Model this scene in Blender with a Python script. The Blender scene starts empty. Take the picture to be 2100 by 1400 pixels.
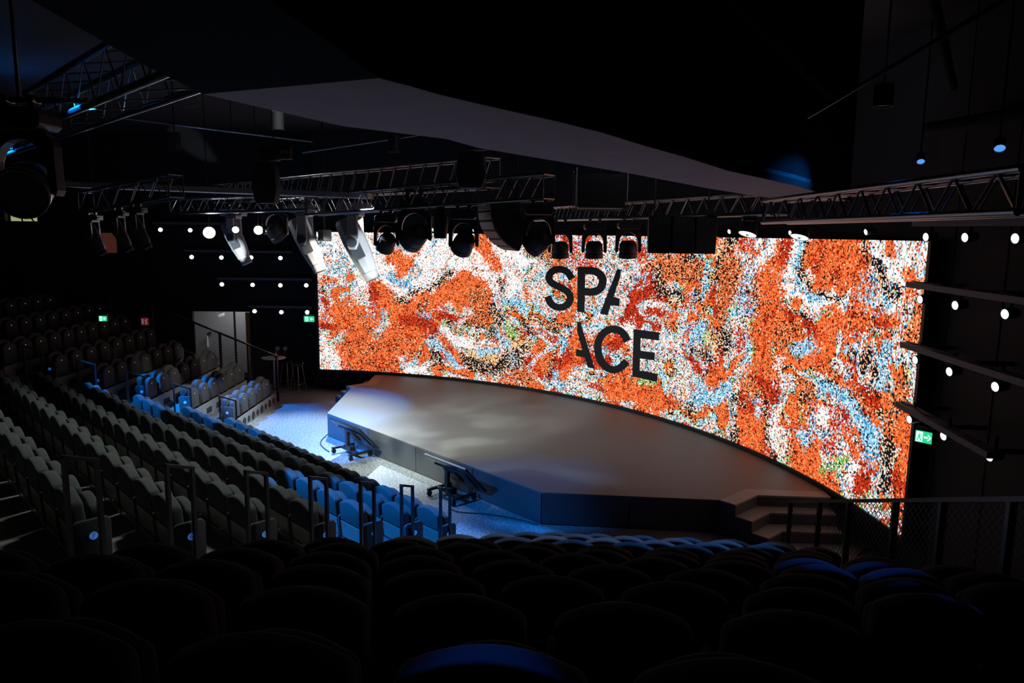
import bpy, bmesh, math, random
import numpy as np
from mathutils import Vector, Matrix
PI = math.pi
SC = bpy.context.scene
COL = SC.collection
random.seed(7)

# ------------------------------------------------------------------ camera
CAM = Vector((11.9482245, -8.50699613, 4.88060141))
YAW, PITCH, ROLL, FPX = 2.390740029938383, -0.14645426824816463, 0.011931054593869207, 1514.2267475751783
FWD = Vector((math.cos(PITCH)*math.cos(YAW), math.cos(PITCH)*math.sin(YAW), math.sin(PITCH)))
R0 = Vector((math.sin(YAW), -math.cos(YAW), 0)); U0 = R0.cross(FWD)
RGT = R0*math.cos(ROLL) + U0*math.sin(ROLL); UPV = -R0*math.sin(ROLL) + U0*math.cos(ROLL)
cd = bpy.data.cameras.new('camera'); cam = bpy.data.objects.new('camera', cd); COL.objects.link(cam)
cd.sensor_width = 36.0; cd.lens = FPX*36.0/2100.0; cd.clip_start = 0.05; cd.clip_end = 200
M4 = Matrix((RGT, UPV, -FWD)).transposed().to_4x4(); M4.translation = CAM
cam.matrix_world = M4
SC.camera = cam

# ------------------------------------------------------------------ world, colour management
w = bpy.data.worlds.new('world'); SC.world = w; w.use_nodes = True
w.node_tree.nodes['Background'].inputs[0].default_value = (0.25, 0.4, 1.0, 1)
w.node_tree.nodes['Background'].inputs[1].default_value = 0.0
SC.view_settings.view_transform = 'Standard'; SC.view_settings.look = 'None'
SC.view_settings.gamma = 1.0; SC.view_settings.use_curve_mapping = False
SC.view_settings.exposure = 0.0
SC.cycles.max_bounces = 5; SC.cycles.diffuse_bounces = 2; SC.cycles.glossy_bounces = 2
SC.cycles.sample_clamp_indirect = 3.0

# ------------------------------------------------------------------ stage lamps (spots hung in the rig)
def look(o, target):
    d = Vector(target) - Vector(o.location)
    o.rotation_euler = d.to_track_quat('-Z', 'Y').to_euler()
def spot(name, loc, target, power, color, angle, blend=0.3, radius=0.08):
    l = bpy.data.lights.new(name, 'SPOT'); l.energy = power; l.color = color
    l.spot_size = math.radians(angle); l.spot_blend = blend; l.shadow_soft_size = radius
    o = bpy.data.objects.new(name, l); COL.objects.link(o); o.location = loc; look(o, target)
    return o
BLUE = (0.006, 0.25, 1.0); COOL = (0.80, 0.90, 1.0); WARM = (1.0, 0.94, 0.84); MINT = (0.90, 1.0, 0.90)
def gobo(o, scale, lo, hi, low, vscale=(1,1,1)):
    # a breakup pattern slid into the lamp: soft bright and dim patches across its beam
    l = o.data; l.use_nodes = True; nt = l.node_tree; em = nt.nodes['Emission']
    tc = nt.nodes.new('ShaderNodeTexCoord'); mp = nt.nodes.new('ShaderNodeMapping'); mp.inputs['Scale'].default_value = vscale
    n = nt.nodes.new('ShaderNodeTexNoise'); n.inputs['Scale'].default_value = scale; n.inputs['Detail'].default_value = 1.5
    r = nt.nodes.new('ShaderNodeMapRange'); r.interpolation_type = 'SMOOTHSTEP'; r.inputs[1].default_value = lo; r.inputs[2].default_value = hi; r.inputs[3].default_value = low; r.inputs[4].default_value = 1
    nt.links.new(tc.outputs['Normal'], mp.inputs[0]); nt.links.new(mp.outputs[0], n.inputs['Vector']); nt.links.new(n.outputs['Fac'], r.inputs[0]); nt.links.new(r.outputs[0], em.inputs['Strength'])
FLOORW = (.62, .80, 1.0)
sw = spot('stage_wash', (.3,-4.4,6.2), (-.7,.85,.57), 9500, MINT, 40, 1.0, .10); gobo(sw, 9, .42, .62, .45)
SPOTS = [
 ('stage_fill', (-1.5,-1.0,5.4), (-.8,2.2,.57), 1150, (.80,.95,1.0), 100, .9, .2),
 ('floor_wash', (-6.6,2.2,5.3), (-3.4,-1.4,0), 4800, FLOORW, 64, .8, .04),
 ('floor_wash', (.6,-1.6,5.5), (4.0,-.5,0), 1800, FLOORW, 42, .7, .04),
 ('blue_wash', (1.4,-7.3,7.6), (3.55,-2.5,.6), 15000, BLUE, 19, .2, .05),
 ('blue_wash', (-5.0,-6.6,7.6), (-4.6,-1.9,.7), 26000, BLUE, 37, .15, .05),
 ('blue_wash', (-4.5,-8.5,7.4), (-2.9,0,.3), 14000, BLUE, 12, .6, .05),
 ('blue_wash', (-1.0,-9.0,7.4), (2.7,0,.3), 8000, BLUE, 14, .7, .05),
 ('near_blue', (8.2,1.0,5.6), (6.4,-1.7,1.0), 1500, BLUE, 46, .6, .05),
 ('row_wash', (2.4,-3.7,7.6), (1.7,-6.6,2.0), 1250, MINT, 80, .8, .4),
 ('near_fill', (6.6,1.0,7.5), (9.3,-5.0,2.6), 1500, (.9,.95,1.0), 85, .7, .3),
 ('near_accent', (8.6,.6,7.6), (9.75,-2.85,2.9), 1100, (0,.14,1.0), 11, .5, .03),
 ('near_accent', (8.9,-.4,7.6), (10.7,-4.1,3.4), 700, (0,.14,1.0), 8, .5, .03),
 ('near_accent', (8.0,-3.6,7.6), (10.6,-7.3,4.3), 1300, (0,.14,1.0), 9, .5, .03),
 ('left_wash', (0,-.5,5.5), (-6.6,-1.7,1.0), 1700, WARM, 30, .3, .05),
]
for a in SPOTS: spot(*a)

# ------------------------------------------------------------------ pixel helpers (turn a point of the photograph into a point of the room)
def ray(px, py):
    return FWD + RGT*((px-1050.0)/FPX) - UPV*((py-700.0)/FPX)
def at_d(px, py, d): return CAM + ray(px, py)*d
def at_z(px, py, z):
    r = ray(px, py); return CAM + r*((z-CAM.z)/r.z)
def on_plane(px, py, n, c):
    n = Vector(n); r = ray(px, py); return CAM + r*((c-n.dot(CAM))/n.dot(r))

# ------------------------------------------------------------------ materials
def mat(name, color, rough=0.6, metal=0.0, emit=None, strength=0.0, noise=None, spec=0.5, bump=None):
    m = bpy.data.materials.new(name); m.use_nodes = True; nt = m.node_tree
    b = nt.nodes['Principled BSDF']
    b.inputs['Base Color'].default_value = (*color, 1); b.inputs['Roughness'].default_value = rough
    b.inputs['Metallic'].default_value = metal; b.inputs['Specular IOR Level'].default_value = spec
    if emit:
        b.inputs['Emission Color'].default_value = (*emit, 1); b.inputs['Emission Strength'].default_value = strength
    if noise or bump:
        tc = nt.nodes.new('ShaderNodeTexCoord')
    if noise:
        sc_, amt = noise
        n = nt.nodes.new('ShaderNodeTexNoise'); n.inputs['Scale'].default_value = sc_; n.inputs['Detail'].default_value = 4
        nt.links.new(tc.outputs['Object'], n.inputs['Vector'])
        r = nt.nodes.new('ShaderNodeMapRange'); r.inputs[3].default_value = 1-amt; r.inputs[4].default_value = 1+amt
        nt.links.new(n.outputs['Fac'], r.inputs[0])
        mx = nt.nodes.new('ShaderNodeMix'); mx.data_type = 'RGBA'; mx.blend_type = 'MULTIPLY'; mx.inputs[0].default_value = 1
        mx.inputs[6].default_value = (*color, 1); nt.links.new(r.outputs[0], mx.inputs[7])
        nt.links.new(mx.outputs[2], b.inputs['Base Color'])
    if bump:
        n2 = nt.nodes.new('ShaderNodeTexNoise'); n2.inputs['Scale'].default_value = bump[0]; n2.inputs['Detail'].default_value = 3
        nt.links.new(tc.outputs['Object'], n2.inputs['Vector'])
        bp = nt.nodes.new('ShaderNodeBump'); bp.inputs['Strength'].default_value = bump[1]; bp.inputs['Distance'].default_value = 0.01
        nt.links.new(n2.outputs['Fac'], bp.inputs['Height']); nt.links.new(bp.outputs[0], b.inputs['Normal'])
    return m
MAT = {
 'fabric': mat('seat_fabric', (.048,.051,.052), .95, noise=(60,.25), spec=.15, bump=(300,.25)),
 'laminate': mat('seat_laminate', (.11,.104,.096), .4, noise=(8,.15)),
 'blackmetal': mat('black_metal', (.012,.012,.014), .35, noise=(20,.2)),
 'alu': mat('aluminium', (.42,.43,.45), .35, 1.0, noise=(30,.1)),
 'truss': mat('truss_tube', (.20,.21,.23), .3, 1.0, noise=(25,.15)),
 'carpet': mat('tier_carpet', (.11,.107,.10), .95, noise=(90,.3), spec=.1),
 'riser': mat('riser_board', (.17,.17,.16), .6, noise=(5,.12)),
 'hole': mat('vent_dark', (.006,.006,.007), .8, noise=(10,.2)),
 'blackwall': mat('black_wall', (.011,.012,.015), .8, noise=(2,.2)),
 'ceiling': mat('black_ceiling', (.008,.008,.010), .9, noise=(2,.2)),
 'soffit': mat('soffit_panel', (.42,.40,.43), .9, noise=(3,.12)),
 'stagetop': mat('stage_floor', (.085,.083,.08), .55, noise=(6,.12), bump=(40,.08)),
 'stageface': mat('stage_fascia', (.045,.048,.055), .35, noise=(4,.12)),
 'stairtread': mat('stair_tread', (.16,.15,.14), .5, noise=(6,.15)),
 'dark': mat('dark_plastic', (.02,.02,.022), .5, noise=(15,.2)),
 'head': mat('fixture_grey', (.32,.32,.32), .45, noise=(12,.1)),
 'headdark': mat('fixture_black', (.03,.03,.033), .4, noise=(12,.15)),
 'drum': mat('drum_grey', (.06,.065,.075), .35, noise=(14,.15)),
 'speaker': mat('speaker_box', (.02,.02,.022), .55, noise=(40,.2)),
 'ledge': mat('wall_ledge', (.15,.15,.18), .6, noise=(8,.1)),
 'meshwire': mat('mesh_wire', (.05,.05,.055), .4, noise=(30,.1)),
 'rubber': mat('rubber', (.015,.015,.016), .7, noise=(20,.2)),
 'white': mat('white_plastic', (.7,.72,.72), .5, noise=(10,.05)),
 'red': mat('red_plastic', (.5,.02,.03), .5, noise=(10,.1)),
 'corridor': mat('corridor_paint', (.62,.62,.64), .8, noise=(4,.06)),
 'wood': mat('door_wood', (.42,.22,.08), .55, noise=(7,.2)),
 'chrome': mat('chrome', (.7,.7,.72), .15, 1.0, noise=(10,.05)),
 'tabletop': mat('table_top', (.5,.52,.56), .4, noise=(6,.06)),
 'lampglow': mat('lamp_lens', (.8,.8,.8), .3, emit=(1,.97,.90), strength=14),
 'spotglow': mat('spotlight_lens', (.8,.8,.8), .3, emit=(.92,.97,1), strength=60),
 'softglow': mat('dim_lens', (.8,.8,.8), .3, emit=(.80,.93,1.0), strength=1.1),
 'mintglow': mat('can_lens', (.8,.8,.8), .3, emit=(.85,1,.93), strength=2.2),
 'blueglow': mat('blue_lens', (.3,.5,.9), .3, emit=(.12,.38,1.0), strength=.9),
 'dot': mat('number_dot', (.8,.8,.78), .3, emit=(1,.97,.9), strength=.35),
 'disc': mat('row_disc', (.25,.45,.8), .4, emit=(.05,.25,1.0), strength=.30),
 'green': mat('exit_green', (.02,.5,.25), .5, emit=(.03,.75,.33), strength=.9),
 'exitwhite': mat('exit_white', (.8,.9,.85), .5, emit=(.72,1,.88), strength=1.1),
 'tvback': mat('tv_back', (.02,.021,.023), .3, noise=(10,.2)),
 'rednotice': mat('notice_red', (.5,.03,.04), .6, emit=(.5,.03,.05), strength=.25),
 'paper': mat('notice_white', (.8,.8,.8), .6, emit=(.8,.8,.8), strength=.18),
 'logo': mat('letter_black', (.010,.010,.014), .5, noise=(6,.1)),
 'tilewin': mat('lit_room', (.5,.5,.35), .8, emit=(.42,.43,.22), strength=.75, noise=(3,.2)),
 'curtain': mat('curtain_red', (.35,.12,.08), .9, emit=(.30,.08,.05), strength=.16, noise=(9,.4)),
 'label': mat('hoist_label', (.5,.5,.48), .6, noise=(5,.05)),
}
def floor_material():
    m = bpy.data.materials.new('speckled_floor'); m.use_nodes = True; nt = m.node_tree; b = nt.nodes['Principled BSDF']
    tc = nt.nodes.new('ShaderNodeTexCoord')
    n = nt.nodes.new('ShaderNodeTexNoise'); n.inputs['Scale'].default_value = 26; n.inputs['Detail'].default_value = 6; n.inputs['Roughness'].default_value = .75
    nt.links.new(tc.outputs['Object'], n.inputs['Vector'])
    cr = nt.nodes.new('ShaderNodeValToRGB'); e = cr.color_ramp.elements
    e[0].position = .40; e[0].color = (.035,.038,.045,1); e[1].position = .66; e[1].color = (.34,.36,.38,1)
    nt.links.new(n.outputs['Fac'], cr.inputs[0]); nt.links.new(cr.outputs[0], b.inputs['Base Color'])
    b.inputs['Roughness'].default_value = .5
    return m
MAT['floor'] = floor_material()

# ------------------------------------------------------------------ mesh helpers
def frame(axis, up=Vector((0,0,1))):
    z = Vector(axis).normalized()
    if abs(z.dot(up)) > .99: up = Vector((0,1,0))
    x = up.cross(z).normalized(); y = z.cross(x)
    return Matrix((x, y, z)).transposed()
class MB:
    def __init__(s): s.v = []; s.f = []
    def add(s, vs, fs):
        o = len(s.v); s.v += [tuple(v) for v in vs]; s.f += [tuple(i+o for i in f) for f in fs]; return s
    def box(s, c, size, rot=None):
        c = Vector(c); h = Vector(size)/2; vs = []
        for x in (-1,1):
            for y in (-1,1):
                for z in (-1,1):
                    p = Vector((x*h.x, y*h.y, z*h.z)); vs.append(c + (rot @ p if rot else p))
        return s.add(vs, [(0,1,3,2),(4,6,7,5),(0,4,5,1),(2,3,7,6),(0,2,6,4),(1,5,7,3)])
    def bar(s, p0, p1, wx, wy, up=Vector((0,0,1))):
        p0 = Vector(p0); p1 = Vector(p1); d = p1-p0
        return s.box((p0+p1)/2, (wx, wy, d.length), frame(d, up))
    def tube(s, p0, p1, r, n=8, r1=None):
        p0 = Vector(p0); p1 = Vector(p1); F = frame(p1-p0); r1 = r if r1 is None else r1
        vs = []
        for p, rr in ((p0, r), (p1, r1)):
            for k in range(n):
                a = 2*PI*k/n; vs.append(p + F @ Vector((rr*math.cos(a), rr*math.sin(a), 0)))
        fs = [(k, (k+1)%n, n+(k+1)%n, n+k) for k in range(n)] + [tuple(range(n))[::-1], tuple(range(n, 2*n))]
        return s.add(vs, fs)
    def path(s, pts, r, n=6):
        pts = [Vector(p) for p in pts]; vs = []; fs = []
        for i, p in enumerate(pts):
            d = (pts[min(i+1, len(pts)-1)] - pts[max(i-1, 0)]); F = frame(d)
            for k in range(n):
                a = 2*PI*k/n; vs.append(p + F @ Vector((r*math.cos(a), r*math.sin(a), 0)))
        for i in range(len(pts)-1):
            for k in range(n): fs.append((i*n+k, i*n+(k+1)%n, (i+1)*n+(k+1)%n, (i+1)*n+k))
        fs += [tuple(range(n))[::-1], tuple(range((len(pts)-1)*n, len(pts)*n))]
        return s.add(vs, fs)
    def lathe(s, prof, org=(0,0,0), axis=(0,0,1), n=24):
        F = frame(axis); org = Vector(org); vs = []; fs = []
        for (r, h) in prof:
            for k in range(n):
                a = 2*PI*k/n; vs.append(org + F @ Vector((r*math.cos(a), r*math.sin(a), h)))
        m = len(prof)
        for i in range(m-1):
            for k in range(n): fs.append((i*n+k, i*n+(k+1)%n, (i+1)*n+(k+1)%n, (i+1)*n+k))
        if prof[0][0] > 1e-6: fs.append(tuple(range(n))[::-1])
        if prof[-1][0] > 1e-6: fs.append(tuple(range((m-1)*n, m*n)))
        return s.add(vs, fs)
    def prism(s, outline, h0, h1, X, Y, Z, org=(0,0,0)):
        X, Y, Z, org = Vector(X), Vector(Y), Vector(Z), Vector(org); n = len(outline)
        vs = [org + X*a + Y*b + Z*h for h in (h0, h1) for a, b in outline]
        return s.add(vs, [tuple(range(n))[::-1], tuple(range(n, 2*n))] + [(k, (k+1)%n, n+(k+1)%n, n+k) for k in range(n)])
    def mesh(s, name, bevel=0, seg=2, smooth=False, angle=35):
        bm = bmesh.new(); vs = [bm.verts.new(v) for v in s.v]
        for f in s.f:
            try: bm.faces.new([vs[i] for i in f])
            except ValueError: pass
        bmesh.ops.remove_doubles(bm, verts=bm.verts, dist=1e-5)
        bmesh.ops.recalc_face_normals(bm, faces=bm.faces)
        if bevel:
            es = [e for e in bm.edges if len(e.link_faces) == 2 and e.calc_face_angle(0) > math.radians(40)]
            bmesh.ops.bevel(bm, geom=es, offset=bevel, segments=seg, profile=.5, affect='EDGES', clamp_overlap=True)
        me = bpy.data.meshes.new(name); bm.to_mesh(me); bm.free()
        if smooth:
            me.polygons.foreach_set('use_smooth', [True]*len(me.polygons))
            try: me.set_sharp_from_angle(angle=math.radians(angle))
            except Exception: pass
        return me
    def build(s, name, m, parent=None, bevel=0, seg=2, smooth=False, angle=35):
        me = s.mesh(name, bevel, seg, smooth, angle)
        me.materials.append(MAT[m] if isinstance(m, str) else m)
        o = bpy.data.objects.new(name, me); COL.objects.link(o)
        if parent: o.parent = parent
        return o
def tag(o, label=None, cat=None, group=None, kind=None):
    if label: o['label'] = label
    if cat: o['category'] = cat
    if group: o['group'] = group
    if kind: o['kind'] = kind
    return o
def thing(name, label, cat, loc=(0,0,0), rz=0, group=None, mw=None):
    o = bpy.data.objects.new(name, None); COL.objects.link(o); o.empty_display_size = .1
    o.location = loc; o.rotation_euler = (0,0,rz)
    if mw is not None: o.matrix_world = mw
    return tag(o, label, cat, group)
def struct(name, mb, m, label=None, **k):
    o = mb.build(name, m, **k); o['kind'] = 'structure'
    if label: o['label'] = label
    return o
KIDS = {}
def kids(o): return [c for c in bpy.data.objects if c.parent == o]
def copy_tree(o, tree, parent=None):
    c = o.copy(); COL.objects.link(c)
    if parent is not None: c.parent = parent
    for ch, sub in tree: copy_tree(ch, sub, c)
    return c
def tree_of(o): return [(c, tree_of(c)) for c in kids(o)]
def text_mesh(body, size, depth=0.0):
    cu = bpy.data.curves.new('text', 'FONT'); cu.body = body; cu.size = size; cu.extrude = depth
    cu.align_x = 'CENTER'; cu.align_y = 'CENTER'
    o = bpy.data.objects.new('text', cu); COL.objects.link(o)
    dg = bpy.context.evaluated_depsgraph_get(); me = bpy.data.meshes.new_from_object(o.evaluated_get(dg))
    bpy.data.objects.remove(o); bpy.data.curves.remove(cu)
    return me
def ordn(i):
    return ['zeroth','first','second','third','fourth','fifth','sixth','seventh','eighth','ninth','tenth','eleventh','twelfth','thirteenth',
            'fourteenth','fifteenth','sixteenth','seventeenth','eighteenth','nineteenth','twentieth'][i]
# ------------------------------------------------------------------ room axes: the stage front runs along x, the side blocks are turned by 42.5 degrees
TH = math.radians(42.5); CT, ST = math.cos(TH), math.sin(TH)
ER = Vector((CT, ST, 0)); NR = Vector((ST, -CT, 0)); EL = Vector((-CT, ST, 0)); NL = Vector((-ST, -CT, 0))
def PR(s, o, z=0.0): return ER*s + NR*o + Vector((0,0,z))
def PL(s, o, z=0.0): return EL*s + NL*o + Vector((0,0,z))
RISE = .295
def fz(i): return .235 + RISE*(i-1)
offR = [4.85,5.59,6.37,7.14,7.91,8.68,9.44,10.23,11.02,11.82,12.65,13.45,14.25]
dotL = [4.78,5.69,6.59,7.50,8.47,9.50,10.63,11.85,13.1,14.4,15.7,17.0,18.3]
# seat lines (where a seat's origin stands) and, a little in front of them, the front edges of the seating steps
seat_c = {i: 1.538+.8056*i-.05 for i in range(1,14)}
seat_r = {i: offR[i-1]-.06 for i in range(1,14)}
seat_l = {i: dotL[i-1]+.205 for i in range(1,14)}
nose_c = {i: v-.25 for i, v in seat_c.items()}
nose_r = {i: v-.25 for i, v in seat_r.items()}
nose_l = {i: v-.25 for i, v in seat_l.items()}
def cornR(i): return Vector(((nose_r[i]-CT*nose_c[i])/ST, -nose_c[i], 0))
def cornL(i): return Vector((-(nose_l[i]-CT*nose_c[i])/ST, -nose_c[i], 0))

# ------------------------------------------------------------------ room shell
SW_R, SW_L, HC = 8.05, 8.75, 7.8
ring = [PR(SW_R,1.0), PR(SW_R,20), Vector((16,-19,0)), Vector((-18,-19,0)), PL(SW_L,22), PL(SW_L,1.0), Vector((-9,8.5,0)), Vector((9,8.5,0))]
m = MB(); m.prism([(p.x,p.y) for p in ring], -.2, 0, (1,0,0), (0,1,0), (0,0,1)); struct('floor', m, 'floor')
m = MB(); m.prism([(p.x,p.y) for p in ring], HC, HC+.2, (1,0,0), (0,1,0), (0,0,1)); struct('ceiling', m, 'ceiling')
def wall(name, p0, p1, z0=0, z1=HC, m_='blackwall', t=.15, holes=()):
    # a straight wall with rectangular openings (a0, a1, z0, z1) measured along it from p0
    p0 = Vector((p0.x,p0.y,0)); d = Vector((p1.x,p1.y,0))-p0; L = d.length; d.normalize(); nn = Vector((d.y,-d.x,0)); mb = MB()
    def blk(a0,a1,b0,b1):
        if a1-a0 > 1e-4 and b1-b0 > 1e-4:
            mb.prism([(a0,b0),(a1,b0),(a1,b1),(a0,b1)], 0, t, d, (0,0,1), nn, p0)
    xs = sorted({0, L, *[h[0] for h in holes], *[h[1] for h in holes]})
    for a0, a1 in zip(xs[:-1], xs[1:]):
        hs = sorted([h for h in holes if h[0] <= a0+1e-6 and h[1] >= a1-1e-6], key=lambda h: h[2]); z = z0
        for h in hs: blk(a0,a1,z,h[2]); z = h[3]
        blk(a0,a1,z,z1)
    return struct(name, mb, m_)
# right wall, left wall with the corridor door and the two upper openings, rear walls
wall('wall_right', PR(SW_R,20), PR(SW_R,1.2))
O0 = 1.2
wall('wall_left', PL(SW_L,O0), PL(SW_L,22), holes=[(6.30-O0, 8.12-O0, 0, 2.30), (12.75-O0, 13.75-O0, 5.05, 5.55), (10.35-O0, 11.0-O0, 4.08, 4.72)])
wall('wall_rear', PL(SW_L,22), Vector((-18,-19,0))); wall('wall_rear', Vector((-18,-19,0)), Vector((16,-19,0))); wall('wall_rear', Vector((16,-19,0)), PR(SW_R,20))
# vertical panel joints of the right wall
m = MB()
for o in (4.2, 5.4, 6.6, 7.8, 9.0):
    p = PR(SW_R-.004, o); m.box(p+Vector((0,0,HC/2)), (.012,.02,HC), Matrix.Rotation(TH, 3, 'Z'))
struct('trim_1', m, 'hole')

# ------------------------------------------------------------------ curved screen wall
ARC_R, ARC_CY, ARC_A0, ZB, ZT = 12.4327, -6.6993, .74542, .6492, 4.8317
def arc(a, z, dr=0.0): return Vector(((ARC_R+dr)*math.sin(a), ARC_CY+(ARC_R+dr)*math.cos(a), z))
def arc_strip(mb, a0, a1, z0, z1, r0, r1, n=48):
    vs = []
    for k in range(n+1):
        a = a0+(a1-a0)*k/n
        vs += [arc(a,z0,r0), arc(a,z1,r0), arc(a,z1,r1), arc(a,z0,r1)]
    fs = []
    for k in range(n):
        b = 4*k; c = b+4
        for j in range(4): fs.append((b+j, b+(j+1)%4, c+(j+1)%4, c+j))
    fs += [(0,1,2,3), (4*n+3,4*n+2,4*n+1,4*n)]
    mb.add(vs, fs)
m = MB(); arc_strip(m, -.757, .757, 0, HC, .22, .40); struct('wall_back', m, 'blackwall')

scr = thing('led_screen', 'wide curved LED video wall glowing orange and white above the stage', 'screen', (0, 5.7, ZB))
inv = Vector((0,-5.7,-ZB))
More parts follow.
